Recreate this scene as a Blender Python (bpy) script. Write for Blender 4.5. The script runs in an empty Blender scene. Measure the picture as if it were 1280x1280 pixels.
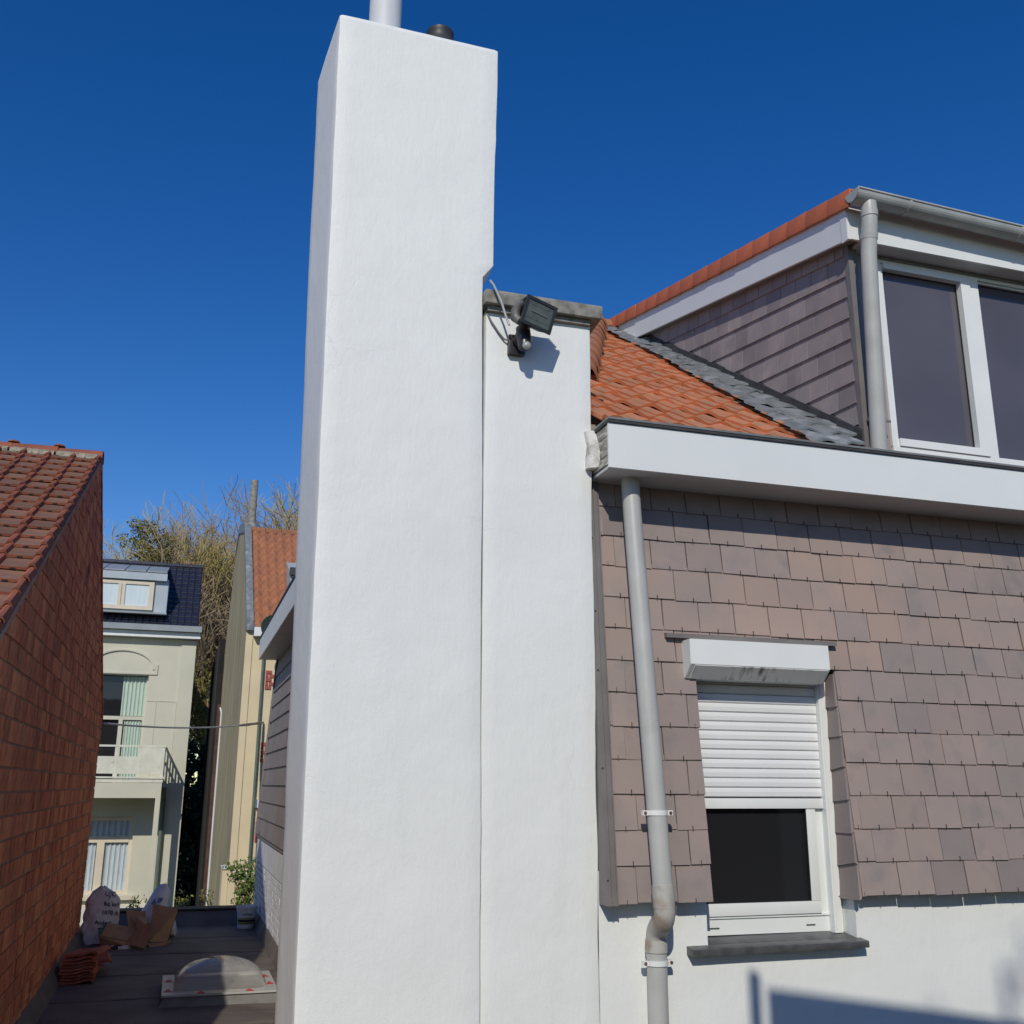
import bpy, bmesh, math, random
from mathutils import Vector, Matrix, noise
random.seed(7)
R_ = random.Random(11)
scene = bpy.context.scene
col = scene.collection

# ------------------------------------------------------------------ camera
EYE = Vector((0, 0, 4.95))
yaw, pit, rol = math.radians(17.5), math.radians(15.1), math.radians(.34)
Fw = Vector((math.sin(yaw)*math.cos(pit), math.cos(yaw)*math.cos(pit), math.sin(pit)))
Rt0 = Vector((math.cos(yaw), -math.sin(yaw), 0)); Up0 = Rt0.cross(Fw)
Rt = math.cos(rol)*Rt0 + math.sin(rol)*Up0
Up = -math.sin(rol)*Rt0 + math.cos(rol)*Up0
cd = bpy.data.cameras.new('camera'); cam = bpy.data.objects.new('camera', cd); col.objects.link(cam)
cd.sensor_width = 36; cd.lens = 36*1270/1280; cd.clip_start = .05; cd.clip_end = 3000
m3 = Matrix((Rt, Up, -Fw)).transposed()
cam.matrix_world = Matrix.Translation(EYE) @ m3.to_4x4()
scene.camera = cam
scene.render.resolution_x = scene.render.resolution_y = 1024

# ------------------------------------------------------------------ world, sun, exposure
SUN = Vector((.42, 1, -.75)).normalized()            # direction the light travels
elev = math.asin(-SUN.z); rotn = math.atan2(-SUN.x, -SUN.y)
w = bpy.data.worlds.new('World'); scene.world = w; w.use_nodes = True
nt = w.node_tree; nt.nodes.clear()
sk = nt.nodes.new('ShaderNodeTexSky'); sk.sky_type = 'NISHITA'; sk.sun_disc = False
sk.sun_elevation = elev; sk.sun_rotation = rotn
sk.altitude = 300; sk.air_density = 1.0; sk.dust_density = .15; sk.ozone_density = 3.0
hs = nt.nodes.new('ShaderNodeHueSaturation'); hs.inputs['Saturation'].default_value = 1.37; hs.inputs['Hue'].default_value = .514
bg = nt.nodes.new('ShaderNodeBackground'); bg.inputs[1].default_value = .107
wo = nt.nodes.new('ShaderNodeOutputWorld')
nt.links.new(sk.outputs[0], hs.inputs['Color']); nt.links.new(hs.outputs[0], bg.inputs[0]); nt.links.new(bg.outputs[0], wo.inputs[0])
sd = bpy.data.lights.new('sun', 'SUN'); sd.energy = 2.85; sd.angle = math.radians(.53); sd.color = (1, .94, .82)
so = bpy.data.objects.new('sun', sd); col.objects.link(so)
so.rotation_euler = SUN.to_track_quat('-Z', 'Y').to_euler(); so.location = (-5, -12, 20)
scene.view_settings.view_transform = 'Standard'; scene.view_settings.look = 'None'
scene.view_settings.gamma = 1; scene.view_settings.exposure = 0; scene.view_settings.use_curve_mapping = False

# ------------------------------------------------------------------ materials
def mat(name, c1, c2=None, rough=.7, scale=6, detail=4, bump=0, bscale=60, bdist=.004, stretch=(1, 1, 1),
        var=0, metal=0, spec=.5, lo=.35, hi=.65, c3=None, c3scale=2, c3lo=.55, c3hi=.75, c3stretch=(1, 1, 1), coords='Object'):
    m = bpy.data.materials.new(name); m.use_nodes = True
    t = m.node_tree; N = t.nodes; L = t.links; b = N['Principled BSDF']
    b.inputs['Roughness'].default_value = rough; b.inputs['Metallic'].default_value = metal
    b.inputs['Specular IOR Level'].default_value = spec
    tc = N.new('ShaderNodeTexCoord')
    geo = N.new('ShaderNodeNewGeometry')
    def vec(st):
        mp = N.new('ShaderNodeMapping'); mp.inputs['Scale'].default_value = st
        L.new(geo.outputs['Position'] if coords == 'World' else tc.outputs['Object'], mp.inputs[0]); return mp.outputs[0]
    def nz(sc, dt, st):
        n = N.new('ShaderNodeTexNoise'); n.inputs['Scale'].default_value = sc; n.inputs['Detail'].default_value = dt
        L.new(vec(st), n.inputs['Vector']); return n.outputs['Fac']
    def ramp(f, a, bb):
        r = N.new('ShaderNodeMapRange'); r.inputs[1].default_value = a; r.inputs[2].default_value = bb
        L.new(f, r.inputs[0]); return r.outputs[0]
    def mix(f, A, B):
        x = N.new('ShaderNodeMix'); x.data_type = 'RGBA'; L.new(f, x.inputs['Factor'])
        for s, v in ((x.inputs['A'], A), (x.inputs['B'], B)):
            if isinstance(v, tuple): s.default_value = (*v, 1)
            else: L.new(v, s)
        return x.outputs['Result']
    c = mix(ramp(nz(scale, detail, stretch), lo, hi), c1, c2 or c1)
    if c3: c = mix(ramp(nz(c3scale, 5, c3stretch), c3lo, c3hi), c, c3)
    if var:
        oi = N.new('ShaderNodeObjectInfo'); h = N.new('ShaderNodeHueSaturation')
        mr = N.new('ShaderNodeMapRange'); mr.inputs[3].default_value = 1-var; mr.inputs[4].default_value = 1+var
        L.new(oi.outputs['Random'], mr.inputs[0]); L.new(mr.outputs[0], h.inputs['Value']); L.new(c, h.inputs['Color']); c = h.outputs[0]
    L.new(c, b.inputs['Base Color'])
    if bump:
        bp = N.new('ShaderNodeBump'); bp.inputs['Strength'].default_value = bump; bp.inputs['Distance'].default_value = bdist
        L.new(nz(bscale, 5, stretch), bp.inputs['Height']); L.new(bp.outputs[0], b.inputs['Normal'])
    return m
M = {}
def plaster_mat():
    """white masonry paint over hand trowelled render: brush marks, grain, a few hairline cracks and faint dirt"""
    m = bpy.data.materials.new('white_masonry_paint'); m.use_nodes = True
    t = m.node_tree; N = t.nodes; L = t.links; b = N['Principled BSDF']; b.inputs['Roughness'].default_value = .6
    g = N.new('ShaderNodeNewGeometry')
    def nz(sc, dt, st):
        mp = N.new('ShaderNodeMapping'); mp.inputs['Scale'].default_value = st; L.new(g.outputs['Position'], mp.inputs[0])
        n = N.new('ShaderNodeTexNoise'); n.inputs['Scale'].default_value = sc; n.inputs['Detail'].default_value = dt; L.new(mp.outputs[0], n.inputs['Vector']); return n.outputs['Fac']
    def rng(f, a, c, d=0, e=1):
        r = N.new('ShaderNodeMapRange'); r.inputs[1].default_value = a; r.inputs[2].default_value = c; r.inputs[3].default_value = d; r.inputs[4].default_value = e; L.new(f, r.inputs[0]); return r.outputs[0]
    def mth(op, A, B):
        x = N.new('ShaderNodeMath'); x.operation = op
        for k, v in ((0, A), (1, B)):
            if isinstance(v, (int, float)): x.inputs[k].default_value = v
            else: L.new(v, x.inputs[k])
        return x.outputs[0]
    vo = N.new('ShaderNodeTexVoronoi'); vo.feature = 'DISTANCE_TO_EDGE'; vo.inputs['Scale'].default_value = 1.35
    mp = N.new('ShaderNodeMapping'); mp.inputs['Scale'].default_value = (1.3, 1, .55); L.new(g.outputs['Position'], mp.inputs[0])
    wob = N.new('ShaderNodeTexNoise'); wob.inputs['Scale'].default_value = 5; wob.inputs['Detail'].default_value = 6; L.new(g.outputs['Position'], wob.inputs['Vector'])
    va = N.new('ShaderNodeVectorMath'); va.operation = 'MULTIPLY_ADD'; L.new(wob.outputs['Color'], va.inputs[0]); va.inputs[1].default_value = (.35, .35, .35); L.new(mp.outputs[0], va.inputs[2]); L.new(va.outputs[0], vo.inputs['Vector'])
    crack = mth('MULTIPLY', rng(vo.outputs['Distance'], 0, .006, 1, 0), rng(nz(.9, 2, (1, 1, 1)), .56, .66))
    def mix(f, A, B):
        x = N.new('ShaderNodeMix'); x.data_type = 'RGBA'; L.new(f, x.inputs['Factor'])
        for q, v in ((x.inputs['A'], A), (x.inputs['B'], B)):
            if isinstance(v, tuple): q.default_value = (*v, 1)
            else: L.new(v, q)
        return x.outputs['Result']
    c = mix(rng(nz(3, 6, (1, 1, 1)), .3, .75), (.80, .82, .80), (.77, .788, .77))
    c = mix(rng(nz(2.2, 6, (3, 3, .4)), .62, 1.05), c, (.68, .695, .675))
    c = mix(mth('MULTIPLY', crack, .16), c, (.40, .41, .42))
    L.new(c, b.inputs['Base Color'])
    h = mth('ADD', mth('MULTIPLY', nz(42, 4, (1, 1, .22)), .7), mth('MULTIPLY', nz(120, 3, (1, 1, 1)), .55))
    h = mth('ADD', h, mth('MULTIPLY', nz(7, 5, (1, 1, 1)), 2.2))
    h = mth('SUBTRACT', h, mth('MULTIPLY', crack, .5))
    bp = N.new('ShaderNodeBump'); bp.inputs['Strength'].default_value = .34; bp.inputs['Distance'].default_value = .006; L.new(h, bp.inputs['Height']); L.new(bp.outputs[0], b.inputs['Normal'])
    return m
M['plaster'] = plaster_mat()
M['white_pvc'] = mat('white_plastic', (.79, .81, .79), (.75, .77, .75), .35, 3, 3, c3=(.66, .67, .64), c3scale=1.3, c3lo=.6, c3hi=.95, coords='World')
M['white_board'] = mat('white_painted_board', (.77, .795, .78), (.74, .765, .75), .4, 2, 3, coords='World')
M['dirty_white'] = mat('dirty_white_plastic', (.74, .75, .73), (.13, .13, .09), .5, 6, 6, stretch=(4, 1, 1), lo=.52, hi=.72, coords='World')
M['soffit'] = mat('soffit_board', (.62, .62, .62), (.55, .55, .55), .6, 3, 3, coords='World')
M['wood'] = mat('weathered_wood', (.55, .53, .47), (.22, .20, .17), .9, 14, 6, .8, 40, .006, stretch=(1, 1, 4), coords='World')
M['pipe'] = mat('grey_pvc_pipe', (.47, .475, .45), (.42, .425, .405), .4, 5, 5, c3=(.36, .355, .32), c3scale=3, c3lo=.58, c3hi=.8, coords='World')
M['pipe_stain'] = mat('stained_pvc_pipe', (.45, .44, .40), (.31, .255, .205), .55, 9, 5, lo=.52, hi=.68, coords='World')
M['gutter'] = mat('grey_pvc_gutter', (.46, .48, .47), (.36, .38, .37), .45, 4, 5, c3=(.22, .22, .20), c3scale=3, c3lo=.6, c3hi=.85, coords='World')
M['rust'] = mat('rusty_screw', (.2, .09, .05), (.12, .06, .04), .7)
M['tile'] = mat('clay_cladding_tile', (.34, .265, .235), (.285, .237, .22), .62, 1.3, 5, .25, 90, .0015, var=.06, c3=(.235, .207, .20), c3scale=5.5, c3lo=.52, c3hi=.75, coords='World')
M['tile_warm'] = mat('warm_clay_cladding_tile', (.37, .272, .228), (.325, .258, .228), .62, 1.6, 5, .25, 90, .0015, var=.06, c3=(.29, .24, .22), c3scale=5, c3lo=.5, c3hi=.8, coords='World')
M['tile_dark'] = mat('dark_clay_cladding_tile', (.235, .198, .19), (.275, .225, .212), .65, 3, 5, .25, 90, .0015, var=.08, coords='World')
M['hook'] = mat('dark_tile_hook', (.035, .03, .03), rough=.6)
M['tilegap'] = mat('dark_batten_board', (.03, .027, .026), (.02, .018, .018), .9)
M['trim'] = mat('brown_grey_metal_trim', (.165, .15, .145), (.20, .185, .175), .5, 5, 4, coords='World')
M['slate'] = mat('grey_brown_cheek_slate', (.31, .262, .25), (.26, .225, .22), .6, 5, 5, .3, 80, .0015, var=.13, c3=(.36, .30, .285), c3scale=3)
M['orange'] = mat('orange_clay_roof_tile', (.64, .21, .085), (.54, .175, .075), .75, 9, 5, .35, 70, .003, var=.16, c3=(.30, .18, .11), c3scale=4, c3lo=.5, c3hi=.75)
M['orange_new'] = mat('clean_orange_verge_tile', (.60, .165, .07), (.52, .14, .06), .7, 6, 4, .2, 80, .002, var=.09)
M['ridge_clay'] = mat('mossy_clay_ridge_tile', (.38, .14, .065), (.24, .12, .07), .85, 12, 5, .4, 60, .004, var=.15, c3=(.25, .2, .1), c3scale=6, c3lo=.55, c3hi=.75)
M['lead'] = mat('lead_flashing', (.25, .265, .275), (.165, .18, .19), .55, 9, 5, .5, 40, .005, metal=.25, var=.1, c3=(.40, .42, .425), c3scale=7)
M['black_felt'] = mat('black_edge_felt', (.03, .03, .032), (.05, .05, .05), .7, 8, 4)
M['alu'] = mat('grey_edge_strip', (.2, .215, .215), (.14, .15, .15), .5, 5, 4, coords='World')
M['chipped'] = mat('chipped_dirty_paint', (.66, .66, .63), (.30, .29, .26), .85, 11, 6, .9, 35, .012, lo=.48, hi=.72, coords='World')
M['concrete'] = mat('weathered_concrete', (.33, .32, .28), (.17, .165, .145), .9, 16, 6, .7, 60, .006, coords='World', c3=(.40, .39, .35), c3scale=8)
M['black_plastic'] = mat('black_plastic', (.018, .018, .02), (.028, .028, .03), .35, 8, 3)
M['grey_plastic'] = mat('weathered_grey_plastic', (.06, .06, .062), (.16, .16, .155), .5, 30, 4)
M['cable_grey'] = mat('grey_cable', (.42, .43, .43), (.34, .35, .35), .5)
M['cable_dark'] = mat('dark_cable', (.12, .12, .12), rough=.5)
M['zinc'] = mat('zinc_flue', (.70, .72, .73), (.60, .62, .63), .55, 5, 4, metal=.0, stretch=(1, 1, .3), coords='World')
M['rubber'] = mat('dark_vent_cowl', (.03, .03, .035), (.05, .05, .05), .5)
M['slab'] = mat('blue_stone_sill', (.095, .096, .098), (.055, .056, .06), .38, 14, 5, .2, 80, .002, coords='World')
M['shutter'] = mat('white_shutter_slat', (.80, .81, .81), (.77, .78, .78), .4, 3, 3, var=.02)
M['slot'] = mat('dark_slot', (.08, .08, .08), rough=.8)
def glass(name, c, rough=.03):
    m = mat(name, c, tuple(x*.8 for x in c), rough, 1.2, 2, spec=.5, coords='World'); return m
M['glass_dark'] = glass('dark_window_glass', (.021, .022, .025))
M['glass_dorm'] = glass('reflective_window_glass', (.11, .105, .125))
M['brick'] = mat('old_red_brick', (.80, .26, .105), (.62, .19, .08), .9, 14, 5, .7, 70, .005, var=.2, c3=(.15, .065, .045), c3scale=5, c3lo=.58, c3hi=.85)
M['brick_hi'] = mat('orange_red_brick', (.82, .32, .13), (.70, .25, .105), .9, 14, 5, .7, 70, .005, var=.25)
M['mortar'] = mat('grey_brown_mortar', (.50, .37, .28), (.38, .27, .20), .95, 12, 5, .8, 60, .006, coords='World')
M['pan'] = mat('lichened_tile_face', (.215, .108, .07), (.15, .09, .062), .9, 9, 6, .6, 50, .004, var=.22, c3=(.29, .11, .06), c3scale=5, c3lo=.5, c3hi=.75)
M['roll'] = mat('red_tile_roll', (.34, .105, .055), (.24, .082, .048), .85, 9, 5, .5, 60, .004, var=.18)
M['limem0'] = mat('pale_mortar_fillet', (.45, .42, .36), (.30, .27, .22), .95, 20, 5, .8, 40, .01, coords='World')
M['limem'] = mat('lime_mortar_bed', (.38, .34, .25), (.22, .19, .14), .95, 20, 5, .8, 40, .01, coords='World')
M['bitumen'] = mat('bitumen_felt', (.095, .077, .065), (.15, .128, .11), .7, 2.5, 6, .6, 120, .004, coords='World', c3=(.24, .215, .19), c3scale=4, c3lo=.6, c3hi=.9, c3stretch=(.4, 2, 1))
M['cream'] = mat('sage_cream_render', (.60, .585, .47), (.55, .54, .44), .8, 1.5, 5, .3, 60, .004, coords='World')
M['cream_trim'] = mat('cream_window_paint', (.68, .60, .46), (.62, .55, .43), .6, 3, 3, coords='World')
M['bal'] = mat('peeling_white_balcony_paint', (.70, .70, .60), (.60, .60, .51), .7, 6, 5, coords='World', c3=(.40, .39, .32), c3scale=9, c3lo=.62, c3hi=.8)
M['navy'] = mat('glazed_navy_roof_tile', (.018, .020, .035), (.028, .030, .048), .35, 8, 3, coords='World')
M['zincroof'] = mat('zinc_sheet', (.30, .33, .35), (.25, .28, .30), .5, 3, 4, coords='World')
M['zinclight'] = mat('pale_zinc_cladding', (.42, .48, .52), (.36, .42, .46), .5, 3, 4, coords='World')
M['curtain'] = mat('pale_curtain', (.55, .66, .56), (.42, .52, .45), .9, 20, 3, stretch=(4, 4, .3), coords='World')
M['curtain_w'] = mat('white_net_curtain', (.55, .62, .66), (.42, .48, .52), .9, 20, 3, stretch=(4, 4, .3), coords='World')
M['blind'] = mat('pale_blind', (.62, .72, .76), (.56, .66, .70), .7, 6, 3, stretch=(8, 1, .3), coords='World')
M['yellow'] = mat('pale_yellow_render', (.72, .61, .40), (.66, .56, .37), .85, 2, 5, .3, 60, .004, coords='World')
M['gable_old'] = mat('streaked_grey_render', (.43, .37, .23), (.22, .185, .115), .95, 3, 7, .6, 40, .006, stretch=(1, 1.6, .3), coords='World', lo=.25, hi=.8)
M['quoin'] = mat('red_quoin_brick', (.42, .10, .08), (.34, .085, .07), .85, 10)
M['whitebrick'] = mat('white_painted_brick', (.76, .76, .76), (.66, .66, .67), .8, 6, 5, .5, 50, .005, coords='World')
M['bark'] = mat('lichened_bark', (.30, .235, .09), (.18, .15, .08), .95, 1.6, 5, coords='World', c3=(.40, .31, .06), c3scale=.9, c3lo=.45, c3hi=.65)
M['twig'] = mat('bare_twigs', (.33, .25, .15), (.24, .19, .135), .95, .9, 4, coords='World', c3=(.42, .33, .10), c3scale=.35, c3lo=.45, c3hi=.6)
M['ivy'] = mat('yellow_green_leaves', (.21, .18, .035), (.12, .11, .025), .8, 1.5, 4, coords='World')
M['leaf'] = mat('fresh_green_leaves', (.13, .20, .035), (.07, .125, .025), .6, 6, 4, coords='World')
M['leaf_y'] = mat('yellow_green_weed_leaves', (.24, .25, .04), (.14, .18, .035), .6, 6, 4, coords='World')
M['hedge'] = mat('dark_evergreen', (.035, .05, .015), (.018, .03, .01), .8, 3, 4, coords='World')
M['darkbrick'] = mat('dark_brown_brick', (.11, .055, .04), (.07, .04, .03), .95, 8, 5, coords='World')
M['ground'] = mat('garden_ground', (.10, .10, .05), (.07, .06, .04), .95, .6, 6, .5, 20, .02, coords='World')
M['sack'] = mat('white_woven_sack', (.80, .75, .70), (.68, .62, .58), .8, 30, 3, .4, 60, .004, c3=(.36, .22, .2), c3scale=5, c3lo=.62, c3hi=.8, coords='World')
M['ink'] = mat('black_print', (.02, .02, .022), rough=.7)
M['bag'] = mat('translucent_white_bag', (.80, .80, .78), (.68, .68, .69), .4, 9, 4, .6, 16, .02, coords='World')
M['blueprint'] = mat('blue_print', (.12, .17, .42), (.2, .25, .5), .5)
M['card'] = mat('brown_cardboard', (.50, .30, .15), (.42, .245, .12), .85, 8, 4, coords='World')
M['cardgreen'] = mat('green_printed_edge', (.05, .16, .05), (.03, .11, .04), .7)
M['bucket'] = mat('white_bucket_plastic', (.80, .79, .76), (.74, .73, .70), .4, 10)
M['label_y'] = mat('olive_bucket_label', (.30, .29, .07), (.22, .22, .06), .6)
M['dome'] = None
M['sticker'] = mat('red_sticker', (.55, .05, .04), (.48, .05, .04), .6)
M['curb'] = mat('grey_skylight_curb', (.17, .165, .15), (.12, .115, .105), .6, 8, 4, coords='World')
M['flange'] = mat('clouded_acrylic_flange', (.46, .46, .44), (.38, .38, .36), .3, 8, 4, coords='World')
M['dishgreen'] = mat('dark_green_dish', (.02, .05, .04), (.03, .06, .045), .5)
M['green_pipe'] = mat('grey_green_downpipe', (.13, .17, .14), (.10, .13, .11), .5)
M['stackclay'] = mat('stacked_red_clay', (.42, .115, .06), (.30, .085, .05), .85, 14, 5, .5, 60, .004, var=.2, c3=(.36, .17, .13), c3scale=10, c3lo=.6, c3hi=.8)
M['awning'] = mat('rear_wall_brick', (.24, .12, .09), (.2, .1, .08), .9)
def dome_mat():
    m = bpy.data.materials.new('milky_acrylic_dome'); m.use_nodes = True
    t = m.node_tree; b = t.nodes['Principled BSDF']; out = t.nodes['Material Output']
    b.inputs['Base Color'].default_value = (.85, .84, .80, 1); b.inputs['Roughness'].default_value = .12
    b.inputs['Coat Weight'].default_value = 1; b.inputs['Coat Roughness'].default_value = .04
    tr = t.nodes.new('ShaderNodeBsdfTransparent'); tr.inputs[0].default_value = (.93, .92, .88, 1)
    n = t.nodes.new('ShaderNodeTexNoise'); n.inputs['Scale'].default_value = 6; n.inputs['Detail'].default_value = 6
    lw = t.nodes.new('ShaderNodeLayerWeight'); lw.inputs[0].default_value = .45
    r = t.nodes.new('ShaderNodeMapRange'); r.inputs[3].default_value = .06; r.inputs[4].default_value = .22
    ad = t.nodes.new('ShaderNodeMath'); ad.operation = 'MULTIPLY_ADD'; ad.inputs[1].default_value = .40
    mx_ = t.nodes.new('ShaderNodeMixShader')
    t.links.new(n.outputs['Fac'], r.inputs[0]); t.links.new(lw.outputs['Facing'], ad.inputs[0]); t.links.new(r.outputs[0], ad.inputs[2])
    t.links.new(ad.outputs[0], mx_.inputs[0]); t.links.new(tr.outputs[0], mx_.inputs[1]); t.links.new(b.outputs[0], mx_.inputs[2]); t.links.new(mx_.outputs[0], out.inputs[0])
    return m
M['dome'] = dome_mat()

# ------------------------------------------------------------------ mesh helpers
class MB:
    def __init__(s): s.v = []; s.f = []; s.m = []
    def face(s, pts, mi=0):
        n = len(s.v); s.v += [tuple(p) for p in pts]; s.f.append(tuple(range(n, n+len(pts)))); s.m.append(mi); return s
    def hexa(s, p, mi=0):      # p: 4 bottom ccw, 4 top ccw
        n = len(s.v); s.v += [tuple(q) for q in p]
        for f in ((3, 2, 1, 0), (4, 5, 6, 7), (0, 1, 5, 4), (1, 2, 6, 5), (2, 3, 7, 6), (3, 0, 4, 7)):
            s.f.append(tuple(n+i for i in f)); s.m.append(mi)
        return s
    def box(s, x0, x1, y0, y1, z0, z1, mi=0):
        return s.hexa([(x0, y0, z0), (x1, y0, z0), (x1, y1, z0), (x0, y1, z0), (x0, y0, z1), (x1, y0, z1), (x1, y1, z1), (x0, y1, z1)], mi)
    def prism(s, poly, ext, mi=0):
        n = len(s.v); k = len(poly); e = Vector(ext)
        s.v += [tuple(p) for p in poly] + [tuple(Vector(p)+e) for p in poly]
        s.f.append(tuple(range(n+k-1, n-1, -1))); s.f.append(tuple(range(n+k, n+2*k))); s.m += [mi, mi]
        for i in range(k):
            j = (i+1) % k; s.f.append((n+i, n+j, n+k+j, n+k+i)); s.m.append(mi)
        return s
    def tube(s, pts, r, seg=12, mi=0, caps=True):
        pts = [Vector(p) for p in pts]; rs = r if isinstance(r, (list, tuple)) else [r]*len(pts)
        n0 = len(s.v); prev = None
        for i, p in enumerate(pts):
            d = (pts[min(i+1, len(pts)-1)] - pts[max(i-1, 0)]).normalized()
            if prev is None:
                a = Vector((1, 0, 0)) if abs(d.x) < .8 else Vector((0, 1, 0)); u = d.cross(a).normalized()
            else: u = (prev - d*prev.dot(d)).normalized()
            prev = u; v = d.cross(u)
            for k in range(seg):
                t = 2*math.pi*k/seg; s.v.append(tuple(p + rs[i]*(math.cos(t)*u + math.sin(t)*v)))
        for i in range(len(pts)-1):
            for k in range(seg):
                a = n0+i*seg+k; b = n0+i*seg+(k+1) % seg
                s.f.append((a, b, b+seg, a+seg)); s.m.append(mi)
        if caps:
            s.f.append(tuple(n0+k for k in range(seg-1, -1, -1))); s.m.append(mi)
            e = n0+(len(pts)-1)*seg; s.f.append(tuple(e+k for k in range(seg))); s.m.append(mi)
        return s
    def lathe(s, c, prof, seg=24, mi=0, axis='Z'):
        n0 = len(s.v); c = Vector(c)
        for r, h in prof:
            for k in range(seg):
                t = 2*math.pi*k/seg; a, b = r*math.cos(t), r*math.sin(t)
                s.v.append(tuple(c + (Vector((a, b, h)) if axis == 'Z' else Vector((a, -h, b)))))
        for i in range(len(prof)-1):
            for k in range(seg):
                a = n0+i*seg+k; b = n0+i*seg+(k+1) % seg
                s.f.append((a, b, b+seg, a+seg)); s.m.append(mi)
        s.f.append(tuple(n0+k for k in range(seg-1, -1, -1))); s.m.append(mi)
        e = n0+(len(prof)-1)*seg; s.f.append(tuple(e+k for k in range(seg))); s.m.append(mi)
        return s
    def mesh(s, name, mats, smooth=False, off=(0, 0, 0), bevel=0, angle=35):
        me = bpy.data.meshes.new(name); o = Vector(off)
        me.from_pydata([tuple(Vector(p)-o) for p in s.v], [], s.f)
        for m in (mats if isinstance(mats, (list, tuple)) else [mats]): me.materials.append(m)
        me.polygons.foreach_set('material_index', s.m)
        bm = bmesh.new(); bm.from_mesh(me)
        bmesh.ops.recalc_face_normals(bm, faces=bm.faces)
        if bevel: bmesh.ops.bevel(bm, geom=bm.edges[:], offset=bevel, segments=2, affect='EDGES', profile=.6, clamp_overlap=True)
        bm.to_mesh(me); bm.free()
        if smooth or bevel:
            me.polygons.foreach_set('use_smooth', [True]*len(me.polygons))
            me.set_sharp_from_angle(angle=math.radians(angle))
        me.update(); return me
    def build(s, name, mats, parent=None, **k):
        off = wpos(parent) if parent else (0, 0, 0)
        return link(name, s.mesh(name, mats, off=off, **k), parent)
WP = {}
def wpos(o): return WP.get(o.name, Vector((0, 0, 0)))
def link(name, me, parent=None, loc=None, rot=None, scale=None):
    o = bpy.data.objects.new(name, me); col.objects.link(o)
    base = wpos(parent) if parent else Vector((0, 0, 0))
    if parent: o.parent = parent
    if loc is not None: o.location = Vector(loc)-base; WP[o.name] = Vector(loc)
    else: WP[o.name] = base.copy()
    if rot is not None: o.rotation_euler = rot
    if scale is not None: o.scale = scale
    return o
def thing(name, loc, label, cat, group=None):
    o = bpy.data.objects.new(name, None); col.objects.link(o); o.location = loc; o.empty_display_size = .1
    WP[o.name] = Vector(loc); o['label'] = label; o['category'] = cat
    if group: o['group'] = group
    return o
def tag(o, label, cat, group=None):
    o['label'] = label; o['category'] = cat
    if group: o['group'] = group
    return o
def struct(o): o['kind'] = 'structure'; return o
def stuff(o): o['kind'] = 'stuff'; return o
def clip(poly, a, b, c):           # keep a*u+b*v<=c
    out = []
    for i in range(len(poly)):
        p, q = poly[i], poly[(i+1) % len(poly)]
        fp, fq = a*p[0]+b*p[1]-c, a*q[0]+b*q[1]-c
        if fp <= 0: out.append(p)
        if fp*fq < 0:
            t = fp/(fp-fq); out.append((p[0]+t*(q[0]-p[0]), p[1]+t*(q[1]-p[1])))
    return out
def area(p): return abs(sum(p[i][0]*p[(i+1) % len(p)][1]-p[(i+1) % len(p)][0]*p[i][1] for i in range(len(p))))/2 if len(p) > 2 else 0
def leaf_cloud(mb, pts, size, n_per=1, mi=0, rnd=R_):
    for p in pts:
        for _ in range(n_per):
            a = Vector((rnd.gauss(0, 1), rnd.gauss(0, 1), rnd.gauss(0, 1))).normalized()
            b = a.cross(Vector((rnd.gauss(0, 1), rnd.gauss(0, 1), rnd.gauss(0, 1)))).normalized()
            s = size*rnd.uniform(.6, 1.3); p = Vector(p)
            mb.face([p-a*s, p-b*s*.45, p+a*s, p+b*s*.45], mi)
def loft_shell(name, rings, material, parent, amp, cap_top=True, off=True):
    """closed rings of points lofted upwards, with a little hand-trowelled unevenness"""
    mb = MB(); k = len(rings[0])
    for r in rings:
        c = sum((Vector(p) for p in r), Vector())/k
        for p in r:
            p = Vector(p); d = Vector((p.x-c.x, p.y-c.y, 0)); d = d.normalized() if d.length else d
            q = p + d*(amp*noise.noise(p*2.3) + amp*.5*noise.noise(p*7.1))
            q.z += amp*.8*noise.noise(p*3.7+Vector((9, 1, 4))); mb.v.append(tuple(q))
    for i in range(len(rings)-1):
        for j in range(k):
            a = i*k+j; b = i*k+(j+1) % k
            mb.f.append((a, b, b+k, a+k)); mb.m.append(0)
    n = (len(rings)-1)*k
    mb.f.append(tuple(n+j for j in range(k))); mb.m.append(0)
    mb.f.append(tuple(j for j in range(k-1, -1, -1))); mb.m.append(0)
    return mb.build(name, material, parent, smooth=True, angle=40)
def rrect(fl, fr, br, bl, z, rad=.011, step=.09):
    """rounded ring through four plan corners (front left, front right, back right, back left)"""
    C = [Vector((*p, z)) for p in (fl, fr, br, bl)]; out = []
    for i in range(4):
        p, c, n = C[i-1], C[i], C[(i+1) % 4]
        a = c+(p-c).normalized()*rad; b = c+(n-c).normalized()*rad
        out += [a, (a+b+c*2)/4, b]
        nn = C[(i+1) % 4]; e = nn+(c-nn).normalized()*rad
        ns = NS[i]
        for t in range(1, ns): out.append(b.lerp(e, t/ns))
    return out
NS = (11, 7, 11, 7)

# =================================================================== SETTING
g = MB(); g.face([(-600, -600, 0), (600, -600, 0), (600, 1500, 0), (-600, 1500, 0)])
struct(g.build('ground', M['ground']))

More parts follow.
